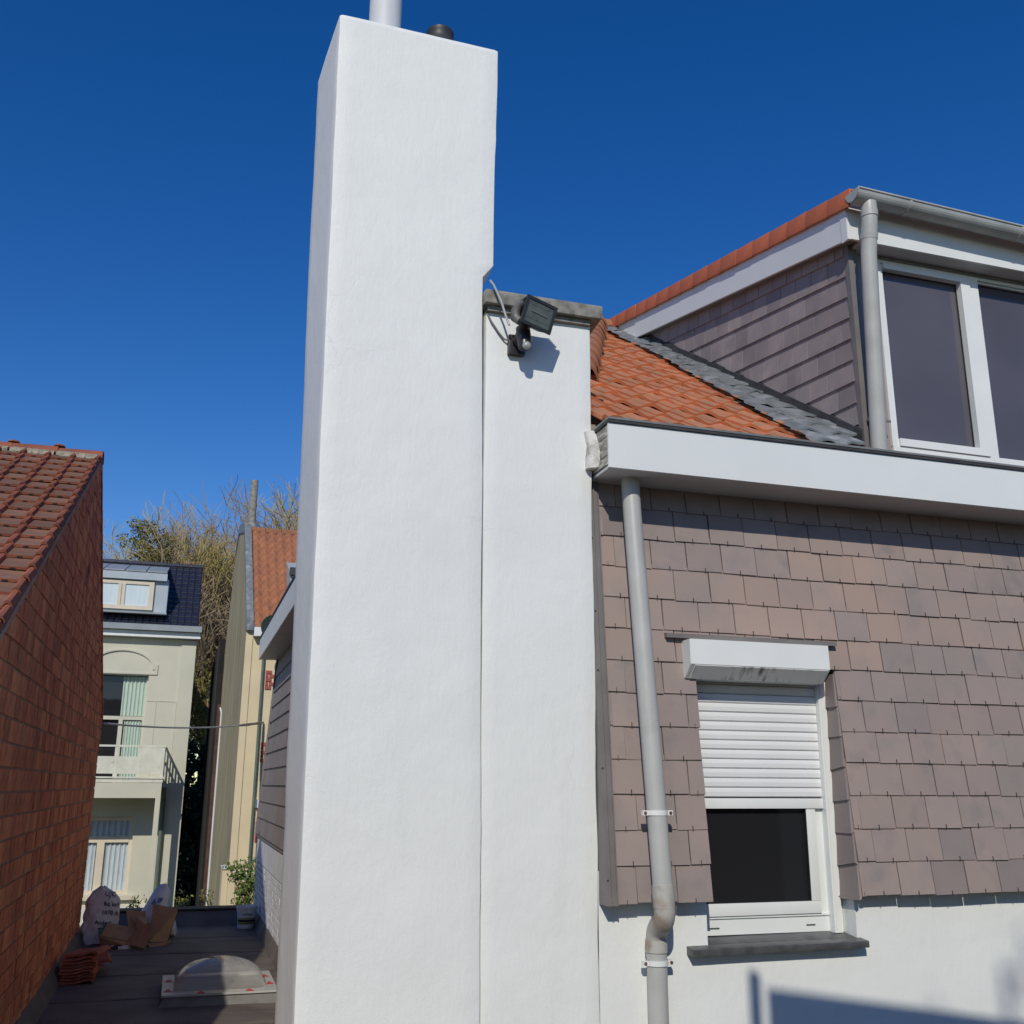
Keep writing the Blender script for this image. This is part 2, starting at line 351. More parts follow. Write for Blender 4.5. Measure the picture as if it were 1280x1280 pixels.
# ---- flat roof in the alley
fr = MB().box(-.96, 1.16, -3, 14.95, 2.9, 3.19); flat = struct(fr.build('flat_roof', M['bitumen']))
ys = [-3, 3.4, 6.8, 8.75, 9.9, 11.1, 12.3, 13.45, 14.72]
for i in range(len(ys)-1):
    s = MB(); y0, y1 = ys[i]-.07, ys[i+1]; sk_ = R_.uniform(-.22, .22); n = 14; top = []; bot = []
    rows = []
    for yi, (yy, zz) in enumerate(((y0, 3.205), (y0+.03, 3.2085), ((y0+y1)/2, 3.203), (y1, 3.2))):
        rows.append([(-.958+2.114*k/n, yy + sk_*(k/n-.5) + .03*noise.noise(Vector((k*.35, yy, 3))), zz+.007*noise.noise(Vector((k*.45, yy*2, 1)))) for k in range(n+1)])
    base = [(p[0], p[1], 3.188) for p in rows[0]]
    rows.insert(0, base)
    for a, b in zip(rows, rows[1:]):
        for k in range(n): s.face([a[k], a[k+1], b[k+1], b[k]])
    s.build('roofing_sheet', M['bitumen'], flat, smooth=True, angle=30)
p = MB().prism([(-.955, 14.42, 3.19), (-.955, 14.62, 3.33), (-.955, 14.68, 3.365), (-.955, 14.93, 3.37), (-.955, 14.93, 3.0), (-.955, 14.42, 3.0)], (2.105, 0, 0))
p.build('roof_upstand', M['bitumen'], flat)
MB().box(-.95, 1.15, 14.66, 14.96, 3.372, 3.39).build('upstand_cap', M['black_felt'], flat)
u = MB(); n = 24
for k in range(n):
    y0 = 5+9.4*k/n; y1 = 5+9.4*(k+1)/n; h0 = 3.34+.02*noise.noise(Vector((y0, 1, 1))); h1 = 3.34+.02*noise.noise(Vector((y1, 1, 1)))
    u.hexa([(-.955, y0, 3.19), (-.86, y0, 3.19), (-.86, y1, 3.19), (-.955, y1, 3.19), (-.955, y0, h0), (-.925, y0, h0-.01), (-.925, y1, h1-.01), (-.955, y1, h1)])
u.build('wall_upstand', M['bitumen'], flat)
u = MB()
u.hexa([(1.05, 6.2, 3.19), (1.155, 6.2, 3.19), (1.155, 14.6, 3.19), (1.05, 14.6, 3.19), (1.12, 6.2, 3.36), (1.155, 6.2, 3.37), (1.155, 14.6, 3.37), (1.12, 14.6, 3.36)])
u.build('wall_upstand', M['bitumen'], flat)

# =================================================================== WHITE HOUSE
H = thing('white_house', (4, 5.5, 0), 'white rendered house with tall chimney stack, tile clad upper wall and orange roof', 'house')
# body walls
mb = MB()
mb.box(1.16, 9, 6.16, 15.2, 0, 3.95); mb.box(1.62, 9, 5.78, 6.157, 0, 7.0)
mb.build('house_wall', M['whitebrick'], H)
# chimney stack: rings bottom to top (left edge and back edge lean slightly, as the photo shows)
rings = []
def chim_x(z):
    t = (z-3.7)/(9.66-3.7)
    l = .629+(.564-.629)*t; bl = .607+(.508-.607)*t
    if z <= 7.985: r = 1.572+(1.528-1.572)*max(0, min(1, (z-3.7)/4.3))
    elif z >= 8.075: r = 1.597+(1.608-1.597)*(z-8.075)/1.6
    else: r = 1.529+(1.597-1.529)*(z-7.985)/.09
    return l, r, bl
zs = [0, 1.5, 3.0]; z = 3.2
while z < 7.9: zs.append(z); z += .11
zs += [7.95, 7.985, 8.03, 8.075, 8.1]
z = 8.2
while z < 9.6: zs.append(z); z += .11
zs += [9.62, 9.645]
for z in zs:
    l, r, bl = chim_x(z); rings.append(rrect((l, 5.46), (r, 5.47), (r+.02, 6.158), (bl, 6.155), z))
l, r, bl = chim_x(9.66); rings.append(rrect((l+.012, 5.472), (r-.012, 5.482), (r, 6.14), (bl+.012, 6.14), 9.66))
rings.append(rrect((l+.1, 5.6), (r-.1, 5.6), (r-.1, 6.0), (bl+.14, 6.0), 9.665, rad=.01))
loft_shell('chimney_stack', rings, M['plaster'], H, .0065)
fl = MB().tube([(.897, 5.76, 9.62), (.897, 5.76, 10.9)], .108, 28); fl.tube([(.897, 5.76, 9.64), (.897, 5.76, 9.70)], .125, 28)
fl.build('flue_pipe', M['zinc'], H, smooth=True)
vt = MB().lathe((1.31, 5.9, 9.62), [(.16, 0), (.15, .28), (.125, .30), (.098, .335), (.092, .395), (.097, .405), (.097, .43), (.085, .432), (.08, .42)], 20)
vt.build('vent_cowl', M['rubber'], H, smooth=True)
# strip wall right of the chimney
NS = (8, 4, 8, 4); rings = []
for z in [0, 1.5, 3, 3.3]+[3.4+.11*i for i in range(40)]:
    if z > 7.76: break
    wob = .004*noise.noise(Vector((0, 0, z*2.2)))
    rings.append(rrect((1.56, 5.5), (2.243+wob, 5.5), (2.243, 5.79), (1.56, 5.79), z, rad=.009))
rings.append(rrect((1.56, 5.5), (2.243, 5.5), (2.243, 5.79), (1.56, 5.79), 7.775, rad=.009))
loft_shell('strip_wall', rings, M['plaster'], H, .006)
# lower plaster wall with window notch: pieces butted
mb = MB()
def grid_wall(x0, x1, z0, z1, y=5.5, st=.12):
    nx = max(1, round((x1-x0)/st)); nz_ = max(1, round((z1-z0)/st)); n = len(mb.v)
    for j in range(nz_+1):
        for i in range(nx+1):
            x = x0+(x1-x0)*i/nx; z = z0+(z1-z0)*j/nz_
            mb.v.append((x, y+.006*noise.noise(Vector((x*2, 0, z*2)))+.003*noise.noise(Vector((x*7, 3, z*7))), z))
    for j in range(nz_):
        for i in range(nx):
            a = n+j*(nx+1)+i; mb.f.append((a, a+1, a+nx+2, a+nx+1)); mb.m.append(0)
grid_wall(2.243, 9, 2.4, 4.06); mb.face([(2.243, 5.5, 0), (9, 5.5, 0), (9, 5.5, 2.4), (2.243, 5.5, 2.4)])
grid_wall(2.243, 2.9, 4.06, 4.5); grid_wall(3.875, 9, 4.06, 4.5)
mb.box(3.876, 3.96, 5.506, 5.70, 4.06, 4.42); mb.box(2.80, 2.899, 5.506, 5.70, 4.06, 4.42)
mb.build('plaster_wall', M['plaster'], H, smooth=True)
# coping on the strip wall
cp_ = MB().hexa([(1.535, 5.43, 7.80), (2.30, 5.43, 7.80), (2.33, 5.86, 7.80), (1.535, 5.86, 7.80), (1.535, 5.425, 7.885), (2.305, 5.425, 7.885), (2.33, 5.87, 7.895), (1.535, 5.87, 7.895)])
cp_.build('concrete_coping', M['concrete'], H, bevel=.006)
MB().box(1.562, 2.235, 5.47, 5.8, 7.765, 7.798).build('coping_bed', M['concrete'], H)

# ---- tile cladding: plane leans back going up
def ty(z): return 5.41+.19*(z-4.34)/2.42          # front face of cladding
ex = .19; rowsN = 13
mb = MB()
def slab_(x0, x1, z0, z1, back=.05, front=.0):
    mb.hexa([(x0, ty(z0)+.022+front, z0), (x1, ty(z0)+.022+front, z0), (x1, ty(z0)+back, z0), (x0, ty(z0)+back, z0),
             (x0, ty(z1)+.022+front, z1), (x1, ty(z1)+.022+front, z1), (x1, ty(z1)+back, z1), (x0, ty(z1)+back, z1)])
slab_(2.26, 2.885, 4.36, 6.9); slab_(3.865, 9, 4.36, 6.9); slab_(2.887, 3.863, 5.72, 6.9)
clad = mb.build('tile_cladding', M['tilegap'], H)
ang = math.atan(.19/2.42)
def tile_mesh(wd, m, hook=True, seed=0):
    t = MB(); h = ex+.03; th = .012; r = random.Random(seed)
    t.hexa([(0, 0, 0), (wd, 0, r.uniform(-.002, .002)), (wd, th, 0), (0, th, 0), (0, .0, h), (wd, .0, h), (wd, th, h), (0, th, h)])
    if hook: t.box(wd/2-.0022, wd/2+.0022, -.004, .001, -.005, .022, 1)
    return t.mesh('wall_tile', [m, M['hook']])
TW = .243
tm = {}
for key, mm in (('n', M['tile']), ('w', M['tile_warm']), ('d', M['tile_dark'])):
    tm[key] = [tile_mesh(TW-.007, mm, True, i) for i in range(3)]
for r in range(rowsN):
    z0 = 4.34+ex*r; off = (.0 if r % 2 else -.12)
    spans = [(2.305, 6.6)] if z0 > 5.65 else [(2.305, 2.89), (3.858, 6.6)]
    for (a, b) in spans:
        base = 2.305 + off - .03*math.sin(r*2.1)
        k = math.floor((a-base)/TW)
        while base+k*TW < b-.02:
            x0 = max(a, base+k*TW); x1 = min(b, base+(k+1)*TW); k += 1
            wd = x1-x0
            if wd < .014: continue
            pk = R_.random()
            if r in (9, 8): key = 'w' if pk < .92 else 'n'
            elif r == 10 or r == 7: key = 'w' if pk < .35 else 'n'
            else: key = 'd' if pk < .04 else ('n' if pk < .97 else 'w')
            me = R_.choice(tm[key])
            zj = z0+R_.uniform(-.004, .004)
            link('wall_tile', me, clad, (x0+.0035, ty(z0)-.018+R_.uniform(-.002, .002), zj), (-ang-.05+R_.uniform(-.006, .006), R_.uniform(-.008, .008), R_.uniform(-.012, .012)), (wd/TW, 1, 1))
# corner trim at the left end of the cladding
mb = MB()
def tr(x0, x1, yf, yb, z0=4.33, z1=6.9):
    mb.hexa([(x0, ty(z0)+yf, z0), (x1, ty(z0)+yf, z0), (x1, ty(z0)+yb, z0), (x0, ty(z0)+yb, z0), (x0, ty(z1)+yf, z1), (x1, ty(z1)+yf, z1), (x1, ty(z1)+yb, z1), (x0, ty(z1)+yb, z1)])
tr(2.247, 2.262, -.03, .09); tr(2.262, 2.302, -.03, -.018); tr(2.272, 2.28, -.038, -.03); tr(2.302, 2.31, -.036, -.006)
corner = mb.build('corner_trim', M['trim'], H)
for z in (4.46, 5.05, 5.6, 5.95, 6.4): MB().lathe((2.254, ty(z)-.028, z), [(.006, 0), (.006, .004), (.003, .006)], 8, axis='Y').build('screw', M['hook'], corner)
# ---- roller shutter window
W = MB()
yf = 5.61
W.box(3.79, 3.845, yf-.02, yf+.06, 4.12, 5.72); LG = MB().box(2.895, 2.93, yf-.0, yf+.06, 4.12, 5.72); JB = MB()
W.box(3.80, 3.806, yf-.024, yf-.02, 4.14, 5.60, 1); JB.box(3.847, 3.872, yf+.012, yf+.06, 4.12, 5.62)
win = W.build('window_frame', [M['white_pvc'], M['white_board']], H, bevel=0)
LG.build('guide_rail', M['white_pvc'], win); JB.build('side_jamb', M['white_pvc'], win)
W = MB(); W.box(2.93, 3.79, yf+.032, yf+.08, 4.125, 4.225); W.box(3.735, 3.79, yf+.032, yf+.08, 4.225, 4.85)
W.box(2.932, 3.788, yf+.022, yf+.032, 4.215, 4.226)
W.build('outer_frame', M['white_pvc'], win)
W = MB(); W.box(2.93, 3.732, yf+.012, yf+.06, 4.228, 4.298); W.box(3.668, 3.732, yf+.012, yf+.06, 4.298, 4.86); W.box(2.93, 2.94, yf+.012, yf+.06, 4.298, 4.86)
W.build('sash', M['white_pvc'], win, bevel=.004)
MB().box(3.664, 3.668, yf+.016, yf+.05, 4.30, 4.86).box(2.94, 3.668, yf+.016, yf+.05, 4.297, 4.302).build('rubber_seal', M['black_plastic'], win)
MB().box(2.938, 3.666, yf+.046, yf+.056, 4.30, 4.90).build('pane', M['glass_dark'], win)
for x in (3.02, 3.66):
    MB().box(x-.03, x+.03, yf+.028, yf+.0315, 4.160, 4.167).build('drain_slot', M['slot'], win)
MB().box(3.832, 3.838, yf-.023, yf-.02, 4.32, 4.326).build('screw', M['hook'], win)
sl = MB()
sl.prism([(0, 0, 0), (0, -.008, .006), (0, -.010, .03), (0, -.007, .048), (0, 0, .0532), (0, .006, .0532), (0, .006, 0)], (.853, 0, 0))
slm = sl.mesh('shutter_slat', M['shutter'])
z = 4.895; k = 0
while z < 5.62:
    link('shutter_slat', slm, win, (2.935, yf+.022+R_.uniform(-.001, .001), z)); z += .0556; k += 1
MB().box(2.935, 3.788, yf+.004, yf+.026, 4.828, 4.888).build('bottom_slat', M['white_pvc'], win, bevel=.004)
MB().box(2.935, 3.788, yf+.034, yf+.038, 4.83, 5.65).build('shutter_backing', M['slot'], win)
# shutter box with chamfered, dirty underside
bx = MB(); poly = [(5.405, 5.80), (5.40, 5.652), (5.482, 5.574), (5.60, 5.574), (5.60, 5.80)]
bx.prism([(2.815, a, b) for a, b in poly], (.945, 0, 0)); bxo = bx.build('shutter_box', M['white_pvc'], win)
MB().hexa([(2.84, 5.404, 5.647), (3.75, 5.404, 5.647), (3.75, 5.480, 5.575), (2.84, 5.480, 5.575), (2.84, 5.401, 5.644), (3.75, 5.401, 5.644), (3.75, 5.477, 5.572), (2.84, 5.477, 5.572)]).build('dirty_underside', M['dirty_white'], bxo)
MB().prism([(2.811, a, b) for a, b in ((5.407, 5.797), (5.402, 5.654), (5.482, 5.577), (5.59, 5.577), (5.59, 5.797))], (.0036, 0, 0)).build('end_cap', M['white_board'], bxo)
MB().prism([(2.70, 5.475, 5.812), (2.70, 5.475, 5.835), (2.70, 5.60, 5.865), (2.70, 5.60, 5.82)], (1.175, 0, 0)).build('lead_ledge', M['trim'], win)
sl = MB().hexa([(2.765, 5.42, 4.052), (3.90, 5.42, 4.058), (3.90, 5.50, 4.058), (2.765, 5.50, 4.052), (2.765, 5.42, 4.088), (3.90, 5.42, 4.094), (3.90, 5.50, 4.104), (2.765, 5.50, 4.098)])
sl.hexa([(2.90, 5.502, 4.05), (3.872, 5.502, 4.05), (3.872, 5.69, 4.05), (2.90, 5.69, 4.05), (2.90, 5.502, 4.098), (3.872, 5.502, 4.104), (3.872, 5.69, 4.132), (2.90, 5.69, 4.126)])
sl.build('window_sill', M['slab'], win, bevel=.004)
# slates on the right reveal of the window
for r in range(7):
    z0 = 4.33+.185*r; z1 = z0+.20
    a0 = 3.856-R_.uniform(0, .004)
    q = MB().hexa([(a0-.016, ty(z0)-.014, z0+R_.uniform(-.012, .012)), (a0, ty(z0)-.016, z0), (a0, 5.64, z0), (a0-.016, 5.64, z0-.01+R_.uniform(-.02, .015)),
                   (a0-.004, ty(z1)-.006, z1), (a0+.006, ty(z1)-.006, z1), (a0+.006, 5.64, z1), (a0-.004, 5.64, z1)])
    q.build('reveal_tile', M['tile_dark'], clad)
MB().hexa([(3.866, ty(4.34)+.02, 4.34), (3.88, ty(4.34)+.02, 4.34), (3.88, 5.7, 4.34), (3.866, 5.7, 4.34), (3.866, ty(5.75)+.02, 5.75), (3.88, ty(5.75)+.02, 5.75), (3.88, 5.7, 5.75), (3.866, 5.7, 5.75)]).build('reveal_board', M['tilegap'], H)

# ---- gutter box with fascia
gb = MB().box(2.252, 9, 5.25, 5.268, 6.762, 7.038)
fas = gb.build('fascia_board', M['white_board'], H)
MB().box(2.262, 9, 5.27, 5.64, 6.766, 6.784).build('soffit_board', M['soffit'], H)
MB().box(2.27, 9, 5.27, 5.62, 6.95, 6.98).build('gutter_bed', M['black_felt'], H)
MB().box(2.248, 9, 5.238, 5.262, 7.0405, 7.058).box(2.248, 2.264, 5.262, 5.50, 7.0405, 7.056).build('edge_strip', M['black_felt'], H)
MB().box(2.246, 9, 5.234, 5.275, 7.0585, 7.072).box(2.246, 2.27, 5.275, 5.52, 7.0585, 7.072).build('edge_capping', M['alu'], H)
for i, (z0, z1, y0) in enumerate(((6.79, 6.845, 5.283), (6.85, 6.90, 5.275), (6.905, 6.965, 5.28), (6.968, 7.036, 5.272))):
    MB().hexa([(2.256+.004*i % .009, y0, z0), (2.275, y0, z0), (2.275, 5.56, z0+.006), (2.252, 5.56, z0+.004), (2.256, y0, z1-.004), (2.275, y0, z1), (2.275, 5.56, z1), (2.254, 5.56, z1)]).build('end_board', M['wood'], fas)
MB().box(2.246, 2.30, 5.522, 5.64, 6.99, 7.12).build('mortar_fillet', M['limem0'], H)
NS = (3, 3, 3, 3)
cor = [rrect((2.21, 5.46), (2.262, 5.42), (2.262, 5.52), (2.21, 5.52), 6.80, rad=.01), rrect((2.215, 5.45), (2.262, 5.40), (2.262, 5.52), (2.20, 5.52), 6.86, rad=.01), rrect((2.215, 5.46), (2.262, 5.42), (2.262, 5.52), (2.215, 5.52), 6.95, rad=.01), rrect((2.20, 5.47), (2.258, 5.47), (2.258, 5.52), (2.20, 5.52), 7.05, rad=.01)]
loft_shell('plaster_corbel', cor, M['chipped'], H, .03)

# ---- main downpipe, swan neck and clips
pt = [(2.475, 5.455, 6.765), (2.478, 5.44, 6.55), (2.535, 5.29, 4.38)]
dp = MB().tube(pt, .0555, 26).build('downpipe', M['pipe'], H, smooth=True)
MB().tube([(2.533, 5.292, 4.44), (2.5355, 5.289, 4.325)], .060, 26).build('pipe_collar', M['pipe_stain'], dp, smooth=True)
neck = []
P0, P1, P2, P3 = Vector((2.536, 5.288, 4.34)), Vector((2.54, 5.275, 4.20)), Vector((2.548, 5.43, 4.27)), Vector((2.55, 5.43, 4.12))
for i in range(15):
    t = i/14; neck.append((1-t)**3*P0+3*t*(1-t)**2*P1+3*t*t*(1-t)*P2+t**3*P3)
MB().tube(neck, .0575, 26).build('swan_neck', M['pipe_stain'], dp, smooth=True)
MB().tube([(2.55, 5.43, 4.15), (2.55, 5.43, 4.085)], .061, 26).build('pipe_collar', M['pipe_stain'], dp, smooth=True)
MB().tube([(2.55, 5.43, 4.10), (2.55, 5.43, 1.0)], .0555, 26).build('lower_pipe', M['pipe'], dp, smooth=True)
def clip_(c, r, ax=0.0):
    m_ = MB(); n = 12; x, y, z = c
    for k in range(n):
        a0 = math.pi+math.pi*k/n; a1 = math.pi+math.pi*(k+1)/n
        p = [(x+(r+o)*math.cos(a), y+(r+o)*math.sin(a)) for a in (a0, a1) for o in (0, .006)]
        m_.hexa([(*p[0], z), (*p[1], z), (*p[3], z), (*p[2], z), (*p[0], z+.026), (*p[1], z+.026), (*p[3], z+.026), (*p[2], z+.026)])
    m_.box(x-r-.034, x-r+.004, y-.02, y+.004, z, z+.026); m_.box(x+r-.004, x+r+.034, y-.02, y+.004, z, z+.026)
    o = m_.build('pipe_clip', M['white_pvc'], dp)
    for sx in (-1, 1):
        MB().lathe((x+sx*(r+.020), y-.018, z+.013), [(.009, 0), (.009, .007), (.004, .010)], 8, axis='Y').build('rusty_screw', M['rust'], o)
clip_((2.5225, 5.322, 4.80), .0562); clip_((2.55, 5.43, 4.02), .0562)

M['orange_pan0'] = mat('old_roof_boards', (.20, .10, .06), (.14, .08, .05), .9)
# ---- main roof: front slope, hip, left slope
S = .66
def rz(y): return 7.22+S*(y-5.55)
def hipx(y): return 2.12+.458*(y-5.55)
mb = MB()
mb.face([(2.27, 5.40, rz(5.40)-.06), (9, 5.40, rz(5.40)-.06), (9, 9.7, rz(9.7)-.06), (hipx(9.7), 9.7, rz(9.7)-.06)])
mb.face([(2.27, 5.80, rz(5.8)-.07), (hipx(9.7), 9.7, rz(9.7)-.06), (hipx(9.7), 15.2, rz(9.7)-.06), (1.2, 15.2, 6.9), (1.2, 5.9, 6.9)])
mb.face([(hipx(9.7), 9.7, rz(9.7)-.06), (9, 9.7, rz(9.7)-.06), (9, 15.2, 7), (hipx(9.7), 15.2, rz(9.7)-.06)])
roof = mb.build('roof', M['orange_pan0'], H)
def pantile(wd, L, amp=.026, th=.014, mats=None, name='roof_tile', mid=0):
    t = MB(); n = 9; prof = []
    for i in range(n):
        u = i/(n-1); x = -.012+u*(wd+.024)
        zz = amp*(.5+.5*math.sin(2*math.pi*(u*1.02+.02)))
        prof.append((x, zz))
    for (y, zo) in ((0, .026), (L+.05, .0)):
        for x, zz in prof: t.v.append((x, y, zz+zo))
        for x, zz in prof: t.v.append((x, y, zz+zo-th))
    a, b = 0, 2*n
    for i in range(n-1):
        t.f += [(a+i, a+i+1, b+i+1, b+i), (a+n+i+1, a+n+i, b+n+i, b+n+i+1), (a+i, a+n+i, a+n+i+1, a+i+1)]; t.m += [mid if i not in (1, 2) else 0, 0, 0]
    t.f += [(a, b, b+n, a+n), (a+n-1, a+2*n-1, b+2*n-1, b+n-1)]; t.m += [0, 0]
    return t.mesh(name, mats, smooth=True, angle=50)
tw, tl = .21, .272
M['orange_pan'] = mat('lichened_orange_tile_face', (.40, .18, .095), (.47, .185, .088), .85, 7, 5, .4, 60, .003, var=.12, c3=(.27, .19, .125), c3scale=4, c3lo=.5, c3hi=.75, coords='World')
rt_mesh = pantile(tw, tl, .034, .022, [M['orange'], M['orange_pan']], mid=1)
ra = math.atan(S); dy = tl*math.cos(ra)
for j in range(20):
    y = 5.38+dy*j
    for k in range(10):
        x0 = 3.78+min(.20, .018*j)-tw*(k+1)
        if x0+tw*.9 < hipx(y+.12): continue
        if y > 9.62 or x0 < 2.08: continue
        if x0 < 2.25:
            link('roof_tile', rt_mesh, roof, (2.262, y, rz(y)-.03), (ra, 0, 0), ((x0+tw-2.262)/tw, 1, 1)); continue
        link('roof_tile', rt_mesh, roof, (x0+R_.uniform(-.004, .004), y+R_.uniform(-.006, .006), rz(y)-.03+R_.uniform(-.003, .004)), (ra+R_.uniform(-.012, .012), R_.uniform(-.015, .015), R_.uniform(-.012, .012)))
# half round hip tiles
def half_round(L, r0, r1, th=.016, n=10, name='hip_tile', m=None):
    t = MB()
    for (y, r) in ((0, r0), (L, r1)):
        for rr in (r, r-th):
            for i in range(n+1):
                a = math.pi*i/n; t.v.append((rr*math.cos(a), y, rr*math.sin(a)))
    k = n+1
    for i in range(n):
        t.f += [(i, i+1, 2*k+i+1, 2*k+i), (k+i+1, k+i, 3*k+i, 3*k+i+1), (i, k+i, k+i+1, i+1), (2*k+i+1, 3*k+i+1, 3*k+i, 2*k+i)]; t.m += [0]*4
    t.f += [(0, 2*k, 3*k, k), (n, k+n, 3*k+n, 2*k+n)]; t.m += [0, 0]
    return t.mesh(name, m, smooth=True, angle=50)
hd = Vector((.458, 1, S)).normalized()
hm = half_round(.47, .155, .125, m=M['ridge_clay'])
q = hd.to_track_quat('Y', 'Z').to_euler()
for i in range(16):
    p = Vector((hipx(5.5), 5.5, rz(5.5)-.02))+hd*(.42*i)
    if p.y > 9.75: break
    if p.y < 6.3: continue
    link('hip_tile', hm, roof, p, (q.x+R_.uniform(-.02, .02)+.03, q.y, q.z+R_.uniform(-.02, .02)))
# lead flashing pieces
for j in range(20):
    y = 5.455+dy*j
    if y > 9.6: break
    t = MB(); n = 12; rows = []
    for yy, lift in ((y-.03, .040), (y+.06, .036), (y+.18, .026), (y+.29, .012)):
        row = []
        for i in range(n+1):
            u_ = i/n; x = 3.745+min(.20, .018*j)*(1-u_)+u_*(.565 if yy > 5.64 else .44) + .018*math.sin(yy*9+i)*(i == 0)
            zz = rz(yy)-.02+lift+.030*(.5-.5*math.cos(2*math.pi*((x-3.78-min(.20, .018*j))/tw-.15)))*(1-u_*.55) + .035*max(0, u_-.7)/.3*.6 + .014*noise.noise(Vector((x*11, yy*9, j*3.3)))
            row.append((x, yy+.012*math.sin(i*1.3+j), zz))
        rows.append(row)
    rows.insert(0, [(p[0], p[1]+.004, p[2]-.014) for p in rows[0]])
    for a, b in zip(rows, rows[1:]):
        for i in range(n): t.face([a[i], a[i+1], b[i+1], b[i]])
    me = t.build('lead_flashing', M['lead'], roof, smooth=True, angle=60)
# lead upstand along the cheek
t = MB()
for j in range(14):
    y0 = 5.60+.30*j; y1 = y0+.305
    t.hexa([(4.285, y0, rz(y0)-.02), (4.318, y0, rz(y0)-.02), (4.318, y1, rz(y1)-.02), (4.285, y1, rz(y1)-.02), (4.300, y0, rz(y0)+.095), (4.318, y0, rz(y0)+.11), (4.318, y1, rz(y1)+.105), (4.300, y1, rz(y1)+.085)])
t.build('flashing_upstand', M['black_felt'], roof)
pp = half_round(.30, .12, .11, m=M['ridge_clay'], name='ridge_tile')
for i in range(6): link('ridge_tile', pp, roof, (hipx(9.7)+.02+.27*i, 9.72, rz(9.7)-.03), (0, .0, -math.pi/2))
for i in range(4): link('ridge_tile', pp, roof, (hipx(9.7)-.02, 9.95+.28*i, rz(9.7)-.04), (0.03, .0, 0))

# ---- dormer
XD = 4.325
mb = MB(); mb.prism([(XD-.0055, 5.63, 7.0), (XD-.0055, 5.63, 8.78), (XD-.0055, 9.7, 9.86), (XD-.0055, 9.7, 9.6)], (.045, 0, 0))
M['pale_joint'] = mat('pale_joint_board', (.55, .49, .46), (.45, .41, .39), .9)
cheek = mb.build('dormer_cheek', M['pale_joint'], H)
def bz(y): return 8.735+.226*(y-5.48)
NJ = 10
def zl(j, y): return 7.24+.162*j+(.015+.0205*j)*(y-5.62)
for j in range(-6, NJ):
    jj = j
    off = (j % 2)*.105
    for k in range(-1, 22):
        y0 = 5.64+.21*k+off; y1 = y0+.203
        y0 = max(y0, 5.64)
        if y1-y0 < .02 or y0 > 9.6: continue
        lo = lambda y: zl(jj, y)-0.004; hi = lambda y: zl(jj+1, y)+.02
        poly = [(y0, lo(y0)), (y1, lo(y1)), (y1, hi(y1)), (y0, hi(y0))]
        poly = clip(poly, S, -1, -(7.22-S*5.55+.075))          # above main roof
        if len(poly) > 2: poly = clip(poly, -.226, 1, 8.735-.226*5.48+.03)
        if len(poly) < 3 or area(poly) < .0015: continue
        t = MB(); ztop = hi(y0); n = len(poly)
        fr_ = [(XD-.008-.016*min(1, max(0, (hi(a)-b)/.18)), a, b) for a, b in poly]; bk = [(XD-.001, a, b) for a, b in poly]
        t.face(fr_); 
        for i in range(n): t.face([fr_[i], bk[i], bk[(i+1) % n], fr_[(i+1) % n]])
        t.build('slate', M['slate'], cheek)
# corner trims, dark strip behind pipe
MB().box(4.305, 4.345, 5.585, 5.635, 7.1, 8.79).build('dormer_corner_post', M['trim'], H)
MB().box(4.347, 4.39, 5.60, 5.64, 7.1, 8.79).build('corner_strip', M['alu'], H)
MB().box(4.395, 4.56, 5.64, 5.66, 7.1, 8.79).build('dark_side_panel', M['slate'], H)
# barge board, eaves box
bb = MB(); bb.prism([(4.222, 5.47, 8.728), (4.222, 5.47, 8.985), (4.222, 9.75, 9.955), (4.222, 9.75, 9.705)], (.022, 0, 0))
bb.build('barge_board', M['white_board'], H)
bb = MB(); bb.prism([(4.246, 5.478, 8.740), (4.246, 5.478, 8.755), (4.246, 9.75, 9.725), (4.246, 9.75, 9.71)], (.08, 0, 0)); bb.build('barge_soffit', M['trim'], H)
MB().box(4.2225, 4.2435, 5.460, 5.4695, 8.73, 8.985).box(4.218, 4.2215, 5.463, 5.53, 8.727, 8.99).build('barge_end_cap', M['white_board'], H)
MB().box(4.246, 9, 5.462, 5.482, 8.735, 9.024).build('eaves_fascia', M['white_board'], H)
MB().box(4.346, 9, 5.484, 5.66, 8.742, 8.762).build('eaves_soffit', M['soffit'], H)
